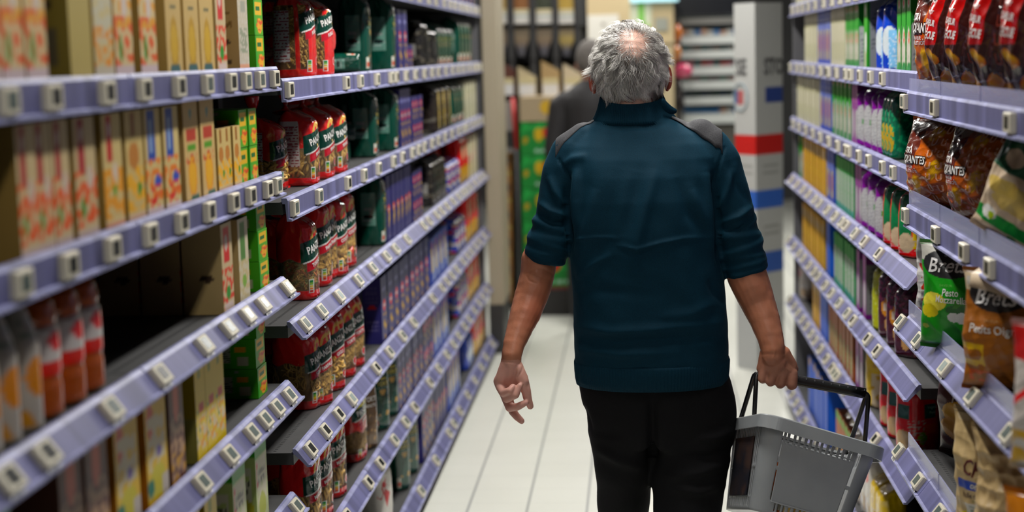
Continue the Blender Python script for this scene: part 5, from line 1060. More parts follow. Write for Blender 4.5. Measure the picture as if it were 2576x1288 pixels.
for nm,x0,x1,y0,y1,c,lb in (('orange_pack',1692,1716,62,106,(.55,.15,.02),'orange pack hanging left of the white rack, upper'),('orange_pack',1686,1714,112,154,(.58,.22,.06),'orange pack hanging left of the white rack, lower'),('pink_pack',1692,1742,160,196,(.58,.06,.15),'bright pink pack beside the white rack'),('dark_bag',1690,1722,200,318,(.025,.02,.02),'dark bag below the pink pack')):
    m_=MB(); a=ony((x0+x1)/2,(y0+y1)/2,YS-.3); rx=(x1-x0)/2*(YS-.3)/F; rz=(y1-y0)/2*(YS-.3)/F
    m_.sphere(a,(rx,.075 if 'dark' in nm else .05,rz),16,c); o=m_.build(nm,FILM); tag(o,lb,'pack' if 'pack' in nm else 'bag')
m_=MB(); a=ony(1688,330,YS-.36); b=ony(1712,52,YS-.36); m_.box(a[0]-.02,b[0],YS-.24,YS-.2,0,b[2],(.05,.035,.03)); tag(m_.build('hook_stand',FLAT),'narrow dark stand left of the white rack','stand')
# three sided cardboard column
R0=onz(1906,935,0); Lp=np.array([ony(1855,935,R0[1]+.13)[0],R0[1]+.13]); Rp=np.array([ony(1973,935,R0[1]+.17)[0],R0[1]+.17]); Bk=(Lp+Rp)/2+np.array([.02,.12])
ztop=ony(1906,6,R0[1])[2]
def zz(y): return ony(1906,y,R0[1])[2]
t=empty('cardboard_column',(0,0,0)); tag(t,'tall three-sided cardboard column with red and blue bands','display column')
m_=MB(); pts=[Lp,R0[:2],Rp,Bk]
for i in range(4):
    a,b=pts[i],pts[(i+1)%4]; U,V=np.meshgrid(np.linspace(0,1,30),np.linspace(0,1,260)); Z=V*ztop
    C=np.ones(U.shape+(3,))*np.array([.47,.475,.455])
    for y0,y1,c in ((340,391,(.55,.012,.01)),(481,527,(.03,.12,.50)),(638,690,(.03,.10,.40))): C[(Z<zz(y0))&(Z>zz(y1))]=c
    if i==0: C[(Z<zz(228))&(Z>zz(265))&(U<.42)&(U>.1)]=(.42,.10,.10); C[(Z<zz(228))&(Z>zz(262))&(U<.15)]=(.08,.14,.3)
    if i==1: C[(Z<zz(222))&(Z>zz(262))&(U>.36)]=(.03,.06,.25)
    if i<2: C[(Z<zz(402))&(Z>zz(440))&(np.sin(Z*160)>.4)&(U>.25)&(U<.85)]=(.32,.32,.30); C[(Z<zz(560))&(Z>zz(600))&(np.sin(Z*160)>.4)&(U>.25)&(U<.85)]=(.32,.32,.30)
    C[Z<zz(770)]=(.42,.43,.43)
    m_.grid(np.stack([a[0]+(b[0]-a[0])*U,a[1]+(b[1]-a[1])*U,Z],-1),C,0,False)
m_.add([(p_[0],p_[1],ztop) for p_ in pts],[(0,1,2,3)],(.4,.4,.4))
def face(i):
    a,b=pts[i],pts[i+1]; n=np.array([(b-a)[1],-(b-a)[0]]); n/=np.linalg.norm(n); L=np.linalg.norm(b-a)
    return lambda x,y:np.stack([a[0]+(b[0]-a[0])*x/L+n[0]*.003,a[1]+(b[1]-a[1])*x/L+n[1]*.003,y],-1),L
f0,L0=face(0); f1,L1=face(1)
text_on(m_,'SE',f0,L0*.34,zz(168),.115,(.10,.10,.10),.03,aspect=.75); text_on(m_,'STO',f1,L1*.66,zz(168),.115,(.10,.10,.10),.03,aspect=.75)
m_.build('column_print',PRINT,t)
th=np.linspace(0,2*np.pi,28); P=f0(L0*.30+.055*np.cos(th),zz(245)+.07*np.sin(th)); MB().tube(P,.004,6,(.25,.32,.36)).build('round_emblem',FLAT,t)
# ---------------------------------------------------------------- shopping basket
BASK=mat('basket_grey_plastic',(.34,.36,.375),.30,spec=.5,noise=(14,(.29,.31,.325),.25),bump=(300,.06,.0005))
BHND=mat('basket_handle_black',(.008,.008,.009),.28,spec=.6)
def rx(a,v): return v
ya,rl,pt=math.radians(8),math.radians(18.5),math.radians(17)
ex=np.array([math.cos(ya)*math.cos(rl),math.sin(ya)*math.cos(rl),-math.sin(rl)])
ey=np.array([-math.sin(ya),math.cos(ya)*math.cos(pt),-math.sin(pt)]); ey-=ex*(ex@ey); ey/=np.linalg.norm(ey)
ez=np.cross(ex,ey)
BA=ony(1927,1038,3.985)       # near left rim corner (top)
BL,BWD,BHT=.325,.36,.235
bc=BA+ex*BL/2+ey*BWD/2
bk=empty('shopping_basket',tuple(bc)); M=Matrix((ex,ey,ez)).transposed(); bk.rotation_euler=M.to_euler()
tag(bk,'grey plastic shopping basket with two black handles held by the man','basket')
def rrect(hx,hy,r,n=8):
    P=[]
    for cx_,cy_,a0 in ((hx-r,-hy+r,-90),(hx-r,hy-r,0),(-hx+r,hy-r,90),(-hx+r,-hy+r,180)):
        for k in range(n+1):
            a=math.radians(a0+90*k/n); P.append((cx_+r*math.cos(a),cy_+r*math.sin(a)))
    return np.array(P)
def perim(P,step):
    Q=np.vstack([P,P[:1]]); L=np.concatenate([[0],np.cumsum(np.linalg.norm(np.diff(Q,axis=0),axis=1))]); n=int(round(L[-1]/step)); s=np.linspace(0,L[-1],n,endpoint=False)
    return np.stack([np.interp(s,L,Q[:,0]),np.interp(s,L,Q[:,1])],-1),s/L[-1]
TOPR=rrect(BL/2-.012,BWD/2-.012,.045); 
T2,su=perim(TOPR,.0033)
nv=46
rows=[]
for j in range(nv):
    v=j/(nv-1); k=1-.20*v; kx=1-.17*v; rows.append(np.column_stack([T2[:,0]*kx,T2[:,1]*k,np.full(len(T2),-.012-v*(BHT-.012))]))
Pg=np.array(rows); nu=len(T2); mb=MB(); mb.grid(Pg,(.3,.3,.3),0,True,wrapu=True)
keep=[]; ft=mb.f; hx,hy=BL/2-.012,BWD/2-.012
for idx,f in enumerate(ft):
    j,i=divmod(idx,nu); v=(j+.5)/(nv-1); x,y=T2[i]
    cut=False
    if abs(abs(y)-hy)<1e-4 and abs(x)<hx-.04:       # long faces seen square on
        q=(x+hx-.05)/.0148
        if 0<=x+hx-.052<.178 and (q%1)<.55 and .05<v<.19: cut=True
        for xs in (-hx+.043,hx-.052):
            if abs(x-xs)<.0042 and (.04<v<.47 or .50<v<.84): cut=True
        if abs(x)<hx-.06 and ((x/.016)%1)<.5 and .87<v<.95: cut=True
    if abs(abs(x)-hx)<1e-4 and abs(y)<hy-.03:       # short faces
        q=(y/.0155)%1
        if abs(y)<hy-.045 and q<.5 and .05<v<.17: cut=True
        if hy-.090<abs(y)<hy-.033 and q<.5 and (.17<=v<.50 or .53<v<.84): cut=True
        if abs(y)<hy-.05 and q<.5 and .87<v<.95: cut=True
    if not cut: keep.append(f)
mb.f=keep; mb.m=[0]*len(keep); mb.sm=[True]*len(keep)
n0=mb.n-nu; mb.f.append([n0+i for i in range(nu)]); mb.m.append(0); mb.sm.append(False)
body=mb.build('basket_body',BASK,bk); md=body.modifiers.new('wall','SOLIDIFY'); md.thickness=.0028; md.offset=0
# rim band
mb=MB(); OUT,_=perim(rrect(BL/2+.004,BWD/2+.004,.05),.006); n=len(OUT); c0=np.array([0,0])
prof=[(0.0,-.034),(.000,-.003),(-.003,.000),(-.018,.000),(-.018,-.006),(-.004,-.006),(-.004,-.034)]
cen=OUT/np.linalg.norm(OUT,axis=1)[:,None]
# inward normals from polygon
tg=np.roll(OUT,-1,0)-np.roll(OUT,1,0); tg/=np.linalg.norm(tg,axis=1)[:,None]; nn=np.stack([tg[:,1],-tg[:,0]],-1)
P=np.array([np.column_stack([OUT+nn*o,np.full(n,z)]) for o,z in prof+[prof[0]]]); mb.grid(P,(.3,.3,.3),0,False,wrapu=True,flip=True)
mb.build('basket_rim',BASK,bk)
# dark clear panel on the left end wall and its twin
for sx in (-1,):
    mb=MB(); k=1-.17*.5; 
    a=np.array([[sx*(hx*(1-.17*.19)+.003),-.085,-.052],[sx*(hx*(1-.17*.19)+.003),.085,-.052],[sx*(hx*(1-.17*.84)+.003),.08,-.20],[sx*(hx*(1-.17*.84)+.003),-.08,-.20]]); mb.add(a,[(0,1,2,3)],(.03,.03,.04)); mb.add(a+np.array([sx*.002,0,0]),[(3,2,1,0)],(.03,.03,.04))
    o=mb.build('side_insert',mat('dark_insert',(.035,.036,.05),.15,spec=.6,noise=(18,(.10,.06,.05),.1)),bk); tag(o,'dark glossy insert on the end wall')
# frame rib round the long panel
mb=MB(); yy=-hy*(1-.20*.5)-.002
for x0,x1,v in ((-hx+.05,hx-.06,.86),(-hx+.05,hx-.06,.18)):
    y_=-(hy*(1-.20*v))-.0025; z_=-.012-v*(BHT-.012); k=1-.17*v; mb.box(x0*k,x1*k,y_-.001,y_+.002,z_-.0015,z_+.0015)
mb.build('panel_rib',BASK,bk)
# handles: find the grip line in local space
def loc(p): d=np.asarray(p)-bc; return np.array([d@ex,d@ey,d@ez])
GL=loc(ony(1901,937,4.172)); GRR=loc(ony(2183,991,4.178))
for i,(yo,pv) in enumerate(((-.0075,-.045),(.0075,.085))):
    piv_l=np.array([-BL/2+.012,pv,-.008]); piv_r=np.array([BL/2-.012,pv,-.008]); gl=GL+np.array([0,yo,0]); gr=GRR+np.array([0,yo,0])
    def rounded(a,b,c,r=.014,n=5):
        d1=(a-b)/np.linalg.norm(a-b); d2=(c-b)/np.linalg.norm(c-b); return [ (1-t)**2*(b+d1*r)+2*t*(1-t)*b+t*t*(b+d2*r) for t in np.linspace(0,1,n)]
    path=[piv_l]+rounded(piv_l,gl,gr)+rounded(gl,gr,piv_r)+[piv_r]
    mb=MB(); mb.tube(path,.0062,8,(.01,.01,.01)); 
    # grip bar, thicker
    m2=[gl+(gr-gl)*t for t in np.linspace(.03,.97,8)]; mb.tube(m2,.0075,12,(.01,.01,.01),squash=1.7)
    h=mb.build('handle',BHND,bk)
    # moulded notches along the grip
    m3=MB()
    if i==0:
        for t in np.linspace(.36,.95,9):
            p_=gl+(gr-gl)*t; m3.box(p_[0]-.0012,p_[0]+.0012,p_[1]-.0085,p_[1]-.0060,p_[2]+.004,p_[2]+.0085)
        m3.build('grip_notches',mat('notch_grey',(.10,.10,.11),.4),h)
# goods in the basket
def inb(name,label,cat,c,size,col,rz=0,rot=(0,0,0)):
    mb=MB(); mb.box(-size[0]/2,size[0]/2,-size[1]/2,size[1]/2,0,size[2],col); mb.box(-size[0]/2-.001,size[0]/2+.001,-size[1]/2-.001,size[1]/2+.001,size[2]*.08,size[2]*.42,(.62,.58,.45))
    p_=bc+ex*c[0]+ey*c[1]+ez*c[2]; o=mb.build(name,PRINT,None,tuple(p_)); o.rotation_euler=(M@Matrix.Rotation(rz,3,'Z')).to_euler(); tag(o,label,cat); return o
inb('orange_carton','orange and cream carton standing inside the basket','carton',(-.075,-.075,-.2285),(.06,.09,.125),(.62,.14,.02))
inb('gold_packet','golden packet lying on the bottom of the basket','packet',(.055,-.03,-.2285),(.12,.16,.03),(.42,.26,.03))
# ---------------------------------------------------------------- people
from mathutils.bvhtree import BVHTree
def remesh(mb,name,vox,smooth=4,fac=.5):
    me=mb.mesh(name+'_raw',[]); o=bpy.data.objects.new(name+'_raw',me); COL.objects.link(o)
    r=o.modifiers.new('r','REMESH'); r.mode='VOXEL'; r.voxel_size=vox; r.use_smooth_shade=True
    if smooth: s=o.modifiers.new('s','SMOOTH'); s.iterations=smooth; s.factor=fac
    dg=bpy.context.evaluated_depsgraph_get(); dg.update(); ev=o.evaluated_get(dg); out=bpy.data.meshes.new_from_object(ev)
    bpy.data.objects.remove(o); bpy.data.meshes.remove(me); out.name=name; return out
def getv(me): V=np.empty(len(me.vertices)*3); me.vertices.foreach_get('co',V); return V.reshape(-1,3)
def getn(me): V=np.empty(len(me.vertices)*3); me.vertices.foreach_get('normal',V); return V.reshape(-1,3)
def setv(me,V): me.vertices.foreach_set('co',V.astype(np.float32).ravel()); me.update()
def setc(me,C):
    if 'Col' in me.color_attributes: me.color_attributes.remove(me.color_attributes['Col'])
    ca=me.color_attributes.new('Col','FLOAT_COLOR','POINT'); C=np.hstack([C,np.ones((len(C),1))]); ca.data.foreach_set('color',C.astype(np.float32).ravel())
def link(me,name,mats,parent):
    me.materials.clear()
    for m_ in (mats if isinstance(mats,list) else [mats]): me.materials.append(m_)
    me.polygons.foreach_set('use_smooth',[True]*len(me.polygons))
    o=bpy.data.objects.new(name,me); COL.objects.link(o); o.parent=parent; return o
def projv(V):
    q=(V-CP)@RW; return W/2+F*q[:,0]/q[:,2],HH/2+F*q[:,1]/q[:,2]
def segd(px,py,pts):
    """distance in px to polyline and parameter"""
    best=np.full(px.shape,1e9); par=np.zeros(px.shape)
    n=len(pts)-1
    for i in range(n):
        a=np.array(pts[i],float); b=np.array(pts[i+1],float); d=b-a; t=np.clip(((px-a[0])*d[0]+(py-a[1])*d[1])/(d@d),0,1)
        D=np.hypot(px-a[0]-t*d[0],py-a[1]-t*d[1]); m_=D<best; best[m_]=D[m_]; par[m_]=(i+t[m_])/n
    return best,par
YM=4.22
def PW(x,y,dy=0): return ony(x,y,YM+dy)
SKIN=mat('skin',attr=True,rough=.48,spec=.4,sss=.25,bump=(220,.25,.0012))
KNIT=bpy.data.materials.new('teal_knit'); KNIT.use_nodes=True
nt=KNIT.node_tree; b=nt.nodes['Principled BSDF']; tc=nt.nodes.new('ShaderNodeTexCoord')
b.inputs['Roughness'].default_value=.75; b.inputs['Specular IOR Level'].default_value=.12; b.inputs['Sheen Weight'].default_value=.06; b.inputs['Sheen Roughness'].default_value=.4; b.inputs['Sheen Tint'].default_value=(.15,.5,.65,1)
n1=nt.nodes.new('ShaderNodeTexNoise'); n1.inputs['Scale'].default_value=420; n1.inputs['Detail'].default_value=2; nt.links.new(tc.outputs['Object'],n1.inputs[0])
mx=nt.nodes.new('ShaderNodeMix'); mx.data_type='RGBA'; mx.inputs[6].default_value=(.0014,.017,.032,1); mx.inputs[7].default_value=(.0032,.040,.070,1); nt.links.new(n1.outputs[0],mx.inputs[0]); nt.links.new(mx.outputs[2],b.inputs['Base Color'])
bp=nt.nodes.new('ShaderNodeBump'); bp.inputs['Strength'].default_value=.35; bp.inputs['Distance'].default_value=.0008; nt.links.new(n1.outputs[0],bp.inputs['Height']); nt.links.new(bp.outputs[0],b.inputs['Normal'])
PATCH=mat('charcoal_twill',(.030,.031,.037),.8,noise=(350,(.010,.010,.013),.2),bump=(350,.4,.001),sheen=.05)
TROU=mat('black_trousers',(.004,.004,.005),.8,spec=.2,bump=(25,.2,.004),noise=(300,(.007,.007,.008),.2))
HAIRM=mat('grey_hair',attr=True,rough=.35,spec=.5)
man=empty('person',(float(PW(1640,600)[0]),YM,0)); man.location=(0,0,0)
tag(man,'grey-haired man seen from behind in teal sweater and black trousers, carrying a basket','person')
# ---- skin body: one continuous surface
B=MB()
def rc(p,q,a,b): B.cone(p,q,a,b,20)
# torso core, legs (inside the clothes)
hipz=.80
rc(PW(1630,470,.02),PW(1636,700,.02),.085,.09); rc(PW(1636,700,.02),PW(1640,900,.02),.09,.085)
rc(PW(1480,400,.02),PW(1760,395,.02),.040,.040)
legsL=[PW(1575,980,.03),ony(1568,1250,4.27),np.array([-.07,4.28,.10])]; legsR=[PW(1735,980,.03),ony(1730,1250,4.185),np.array([.13,4.06,.14])]
for L_ in (legsL,legsR):
    rc(L_[0],L_[1],.07,.05); rc(L_[1],L_[2],.05,.035)
# neck and head
HC=PW(1584,160,.055)
rc(PW(1592,330,.03),PW(1586,215,.045),.058,.055)
B.sphere(HC,(.080,.097,.096),28); B.sphere(HC+np.array([0,.025,-.052]),(.060,.072,.070),24)
fz=HC+np.array([.008,.095,-.02])
rc(fz+np.array([0,-.01,.02]),fz+np.array([0,.018,-.025]),.008,.013)          # nose
rc(fz+np.array([-.02,-.01,-.055]),fz+np.array([.02,-.01,-.055]),.008,.008)    # mouth
rc(fz+np.array([0,-.02,-.085]),fz+np.array([0,-.022,-.08]),.02,.02)           # chin
for s in (-1,1):
    B.sphere(fz+np.array([s*.032,-.022,.010]),.0125,14)                        # eyes
    rc(fz+np.array([s*.015,-.012,.028]),fz+np.array([s*.048,-.022,.026]),.007,.006)
# ears
for (x,y,s) in ((1494,203,-1),(1678,196,1)):
    c=PW(x,y,.05); 
    th=np.linspace(-2.2,2.4,12); E=[c+np.array([s*(.003+.005*math.cos(t)),-.002-.012*math.cos(t),.025*math.sin(t)]) for t in th]
    for a_,b_ in zip(E[:-1],E[1:]): rc(a_,b_,.0055,.0055)
    B.sphere(c+np.array([-s*.002,.004,0]),(.009,.011,.023),14); B.sphere(c+np.array([0,.004,-.026]),(.006,.007,.010),12)
# arms
def chain(pts):
    for (p,a),(q,b_) in zip(pts[:-1],pts[1:]): rc(p,q,a,b_)
chain([(PW(1448,400,.02),.030),(PW(1390,560),.034),(PW(1356,655,.01),.0475),(PW(1352,690,.01),.0455),(PW(1344,722,.0),.0450),(PW(1334,752,-.01),.0435),(PW(1321,790,-.035),.0400),(PW(1306,830,-.06),.0335),(PW(1293,866,-.085),.0285),(PW(1287,893,-.100),.0262),(PW(1286,912,-.101),.0262)])
chain([(PW(1785,400,.02),.030),(PW(1848,540),.036),(PW(1878,690,-.0),.0525),(PW(1892,725,-.01),.0500),(PW(1908,765,-.02),.0445),(PW(1924,805,-.040),.0395),(PW(1936,843,-.06),.0345),(PW(1945,878,-.074),.0315),(PW(1946,896,-.075),.0315)])
# left hand, palm towards the camera
def cL(x,y,d=0): return PW(1220+x/5.6,860+y/5.6,-.10+d)
rc(cL(370,230,0),cL(365,300),.0258,.0262)
for (x,y) in ((290,480),(300,520),(350,560),(420,520),(470,470),(262,575),(330,610)): B.sphere(cL(x,y,.008),(.020,.015,.022),14)
for (x,y,r1,d) in ((205,560,.0165,0),(235,620,.0165,.008),(265,640,.016,.016),(300,650,.0145,.024)): rc(cL(355,300,.006),cL(x,y,d),.018,r1)
rc(cL(300,330,-.006),cL(225,540,-.004),.0165,.0165); rc(cL(450,360,-.004),cL(530,560,-.006),.0175,.0175); rc(cL(430,420,0),cL(430,560,.004),.020,.017); rc(cL(340,420,.0),cL(330,560,.004),.022,.018)
def fing(pts,r):
    for i,(p,q) in enumerate(zip(pts[:-1],pts[1:])): rc(p,q,r[i],r[i+1])
fing([cL(200,600,-.002),cL(248,718,-.030),cL(345,690,-.040),cL(392,628,-.034)],[.0125,.0105,.0095,.0075])
fing([cL(232,650,.004),cL(305,800,-.024),cL(430,748,-.036),cL(490,618,-.030)],[.013,.0112,.0100,.0078])
fing([cL(262,690,.014),cL(345,925,-.004),cL(455,915,-.016),cL(572,860,-.016)],[.0135,.0115,.0102,.0082])
fing([cL(300,720,.028),cL(395,985,.020),cL(455,1060,.012),cL(515,1115,.004)],[.0130,.0112,.0100,.0082])
fing([cL(520,520,-.004),cL(578,690,-.004),cL(600,790,-.002),cL(638,905,.002)],[.0175,.0130,.0115,.0090])
# right hand round the handle, back of the hand to the camera
def cR(x,y,d=0): return PW(1860+x/6.44,840+y/6.44,-.075+d)
rc(cR(550,330,.0),cR(556,380,.002),.0300,.030)
for (x,y,r1,d) in ((845,640,.0165,.004),(700,650,.0165,-.002),(545,640,.016,-.002),(400,620,.0155,.004)): rc(cR(560,330,.004),cR(x,y,d),.024,r1)
rc(cR(430,330,.006),cR(375,560,.008),.017,.0155); rc(cR(690,320,.006),cR(830,520,.010),.022,.018); rc(cR(620,450,.0),cR(600,600,.002),.026,.022)
BAR=.0
fing([cR(845,640,.002),cR(852,815,-.004),cR(842,835,.022),cR(830,720,.036)],[.0165,.0150,.0125,.0105])
fing([cR(700,650,-.004),cR(668,795,-.008),cR(660,815,.020),cR(655,700,.034)],[.0162,.0142,.0120,.0105])
fing([cR(545,640,-.004),cR(505,765,-.007),cR(505,785,.018),cR(505,680,.032)],[.0155,.0135,.0115,.0100])
fing([cR(400,615,.002),cR(375,720,-.002),cR(378,745,.018),cR(385,660,.030)],[.0145,.0122,.0105,.0092])
fing([cR(760,420,.018),cR(872,560,.040),cR(800,640,.052),cR(700,620,.050)],[.018,.0135,.0120,.0100])
skin=remesh(B,'body',.0022,5,.5)
V=getv(skin); N=getn(skin); px,py=projv(V)
# creases
def groove(V,N,pts,amp,wd,cond=None):
    D,t=segd(px,py,pts); m_=(np.abs(V[:,1]-YM)<.4)
    a=amp*np.exp(-(D/wd)**2)*np.sin(np.pi*np.clip(t,.03,.97))**.4*(N[:,1]<.2)
    return V+N*a[:,None]
for pts,amp,wd in ([[(1318,690),(1345,676),(1372,680),(1398,694)],-.0022,4],[[(1325,672),(1350,664),(1385,672)],.0018,5],[[(1322,690),(1330,705),(1345,712)],-.0016,3],[[(1330,682),(1360,690),(1392,702)],.002,5],
    [[(1266,910),(1290,912),(1312,918)],-.0014,2.5],[[(1300,922),(1294,945),(1288,968)],-.003,4],[[(1250,960),(1262,965),(1278,973)],-.0018,2.5],[[(1318,918),(1312,935),(1300,950)],-.0015,3],
    [[(1912,893),(1930,890),(1958,892)],-.0008,3],[[(1960,930),(1985,945)],-.001,4],[[(1930,935),(1932,965)],-.0012,4],[[(1958,942),(1955,968)],-.0012,4],[[(1980,948),(1975,972)],-.0012,4]): V=groove(V,N,pts,amp,wd)
V=V+N*(wave(V,.030,71,12)*.00035)[:,None]
# veins on the right hand
for pts in ([(1950,880),(1945,900),(1955,915)],[(1960,905),(1975,925),(1990,935)],[(1925,905),(1935,920)]): V=groove(V,N,pts,.0012,2.2)
setv(skin,V)
base=np.array([.40,.155,.085]); C=np.tile(base,(len(V),1))
nz=wave(V,.05,81,10)[:,None]; C*=1+.10*np.clip(nz,-1.5,1.5)
hand=(px<1345)&(py>905); f=np.clip((py-895)/25,0,1)[:,None]*hand[:,None]; C=C*(1-f)+np.array([.68,.36,.29])*f
handr=(px>1890)&(py>890); f=np.clip((py-880)/60,0,1)[:,None]*handr[:,None]; C=C*(1-f)+np.array([.42,.19,.125])*f
head=py<290; C[head]=np.array([.54,.33,.26]); er=head&((px<1500)|(px>1674)); C[er]=np.array([.55,.13,.08])
el=np.exp(-(((px-1355)/40)**2+((py-790)/60)**2))[:,None]; C=C*(1+el*np.array([.15,-.1,-.15]))
# nails
for (x,y,r) in ((405,612,16),(500,598,18),(582,862,24),(528,1118,14)):
    cx_,cy_=1220+x/5.6,860+y/5.6; m_=(np.hypot(px-cx_,(py-cy_))<r/5.6)&(V[:,1]<YM); C[m_]=np.array([.66,.36,.31])
setc(skin,C); link(skin,'body',SKIN,man)
# ---- sweater
def ring(xl,xr,y,b,dc,n=56,ex_=2.4,slope=0):
    a=PW(xl,y,dc); c=PW(xr,y,dc); cx_=(a+c)/2; hw=(c[0]-a[0])/2; th=np.linspace(0,2*np.pi,n,endpoint=False)
    cs,sn=np.cos(th),np.sin(th); X=cx_[0]+hw*np.sign(cs)*np.abs(cs)**(2/ex_); Yv=cx_[1]+b*np.sign(sn)*np.abs(sn)**(2/ex_)
    return np.stack([X,Yv,np.full(n,cx_[2])+slope*(Yv-cx_[1])],-1)
def loft(mb,rings,cap=True):
    P=np.array(rings); n=P.shape[1]
    a=P[1]-P[0]; 
    mb.grid(P,(.5,.5,.5),0,True,wrapu=True); k=mb.n
    if cap: mb.f.append([k-n*len(P)+i for i in range(n)][::-1]); mb.f.append([k-n+i for i in range(n)]); mb.m+=[0,0]; mb.sm+=[True,True]
S=MB()
TR=[(1530,1652,262,.055,.055),(1516,1672,282,.062,.05),(1492,1700,300,.072,.048),(1462,1738,318,.080,.042),(1435,1775,338,.090,.035),(1415,1802,362,.100,.026),(1408,1816,395,.112,.016),(1412,1812,440,.124,.008),(1420,1806,500,.132,.0),(1428,1806,560,.134,-.004),(1433,1812,620,.134,-.006),(1437,1820,690,.134,-.006),(1442,1827,760,.137,-.004),(1445,1831,830,.142,.0),(1447,1833,890,.145,.002),(1448,1833,930,.142,.004),(1450,1830,952,.138,.004)]
loft(S,[ring(a,b_,y,d,dc,slope=.0) for a,b_,y,d,dc in TR])
def sleeve(pts):
    for (p,a),(q,b_) in zip(pts[:-1],pts[1:]): S.cone(p,q,a,b_,22)
sleeve([(PW(1470,352,.02),.045),(PW(1438,385,.012),.055),(PW(1416,430,.005),.0525),(PW(1403,490),.050),(PW(1395,550),.0505),(PW(1382,600),.0535),(PW(1376,618),.055)])
sleeve([(PW(1760,345,.02),.045),(PW(1785,375,.012),.055),(PW(1808,410,.005),.056),(PW(1829,470),.052),(PW(1843,530),.054),(PW(1856,590),.0555),(PW(1868,640),.0545)])
def torus(c,ax,R,r,n=30,tilt=0,sq=1.0):
    ax=np.array(ax,float); ax/=np.linalg.norm(ax); u=np.cross(ax,[0,1,0]); u/=np.linalg.norm(u); v=np.cross(ax,u)
    th=np.linspace(0,2*np.pi,n,endpoint=False); P=[np.asarray(c)+R*(math.cos(t)*u+math.sin(t)*v)+ax*tilt*math.cos(t*1.0+.6)*R for t in th]; P.append(P[0])
    S.tube(P,r,10,caps=False,closed=False)
def tubecyl(p,q,ra,rb):
    p=np.asarray(p);q=np.asarray(q); S.tube([p+(q-p)*t for t in np.linspace(0,1,5)],[ra+(rb-ra)*t for t in np.linspace(0,1,5)],26)
# rolled cuffs as overlapping rings
axL=PW(1367,660)-PW(1382,600); axR=PW(1881,688)-PW(1860,600)
tubecyl(PW(1382,600),PW(1372,655,.008),.053,.0545); tubecyl(PW(1862,610),PW(1879,684,-.0),.054,.0555)
for (x,y,R,r,tl) in ((1389,572,.043,.0150,.22),(1384,594,.045,.0150,-.18),(1379,614,.0465,.0145,.15),(1375,632,.0475,.0115,-.10),(1371,648,.0478,.0095,.05)): torus(PW(x,y),axL,R,r,tilt=tl)
for (x,y,R,r,tl) in ((1850,566,.045,.0150,-.22),(1857,594,.046,.0155,.2),(1864,620,.0470,.0150,-.15),(1870,645,.0480,.0115,.15),(1875,663,.0490,.0105,.0),(1879,680,.0490,.009,-.05)): torus(PW(x,y),axR,R,r,tilt=tl)
sw=remesh(S,'sweater',.0045,4,.5)
V=getv(sw); N=getn(sw); px,py=projv(V); back=np.clip(-N[:,1]*1.6+.3,0,1)
def fold(pts,amp,wd,pw=.6):
    global V
    D,t=segd(px,py,pts); a=2.4*amp*np.exp(-(D/wd)**2)*np.sin(np.pi*np.clip(t,.02,.98))**pw*back; V=V+N*a[:,None]
R_=[([(1555,618),(1600,628),(1660,612),(1720,600),(1782,597)],.0030,5),([(1560,630),(1610,640),(1670,624)],-.0022,7),([(1440,602),(1500,598),(1560,600)],.0020,4),
 ([(1432,440),(1426,500),(1430,560),(1436,640)],-.010,9),([(1450,420),(1447,500),(1452,580)],.006,11),([(1797,440),(1798,520),(1804,600),(1815,680)],-.010,9),([(1775,430),(1782,520),(1795,610)],.005,12),
 ([(1650,420),(1630,500),(1605,600),(1590,680)],.004,16),([(1610,430),(1590,520),(1570,600)],-.003,18),([(1500,470),(1480,560),(1455,680)],.004,14),([(1740,470),(1770,560),(1815,650)],.004,12),([(1700,440),(1735,540),(1790,600)],-.003,14),
 ([(1560,420),(1530,560),(1500,700)],-.003,18),([(1445,700),(1500,660),(1540,640)],.003,10),([(1450,740),(1520,730),(1640,745)],-.002,14),([(1800,760),(1740,790),(1650,800)],.003,14),
 ([(1448,820),(1540,835),(1650,828),(1830,810)],.004,12),([(1448,850),(1560,862),(1700,855),(1830,845)],-.004,12),([(1450,880),(1560,892),(1700,888)],.003,10),([(1780,700),(1800,740),(1828,770)],-.003,10),
 ([(1380,440),(1395,480),(1418,520)],.004,9),([(1358,510),(1385,530),(1425,545)],.005,8),([(1350,540),(1390,560),(1430,560)],-.005,7),([(1845,420),(1830,480),(1810,540)],.004,9),([(1890,520),(1860,545),(1815,560)],.005,8),([(1900,545),(1860,575),(1815,580)],-.005,7),([(1830,400),(1850,460),(1880,510)],-.003,8),
 ([(1500,312),(1560,322),(1640,318),(1690,308)],-.002,7),([(1410,420),(1440,400),(1480,392)],.003,10)]
for p_,a_,w_ in R_: fold(p_,a_,w_)
# yoke seams
for p_ in ([(1822,372),(1806,420),(1798,470)],[(1405,400),(1424,430),(1432,480)]): fold(p_,-.0025,3,.2)
V=V+N*((wave(V*np.array([1,1,.6]),.16,91,10)*.0022+wave(V*np.array([1,1,2.2]),.08,92,10)*.0009)*(.4+.6*back))[:,None]
setv(sw,V); swo=link(sw,'sweater',KNIT,man)
bv=BVHTree.FromPolygons([tuple(v) for v in V.tolist()],[list(p_.vertices) for p_ in sw.polygons])
def cast(x,y):
    d=ray(x,y); d=d/np.linalg.norm(d); h=bv.ray_cast(Vector(CP),Vector(d)); return np.array(h[0]) if h[0] is not None else None
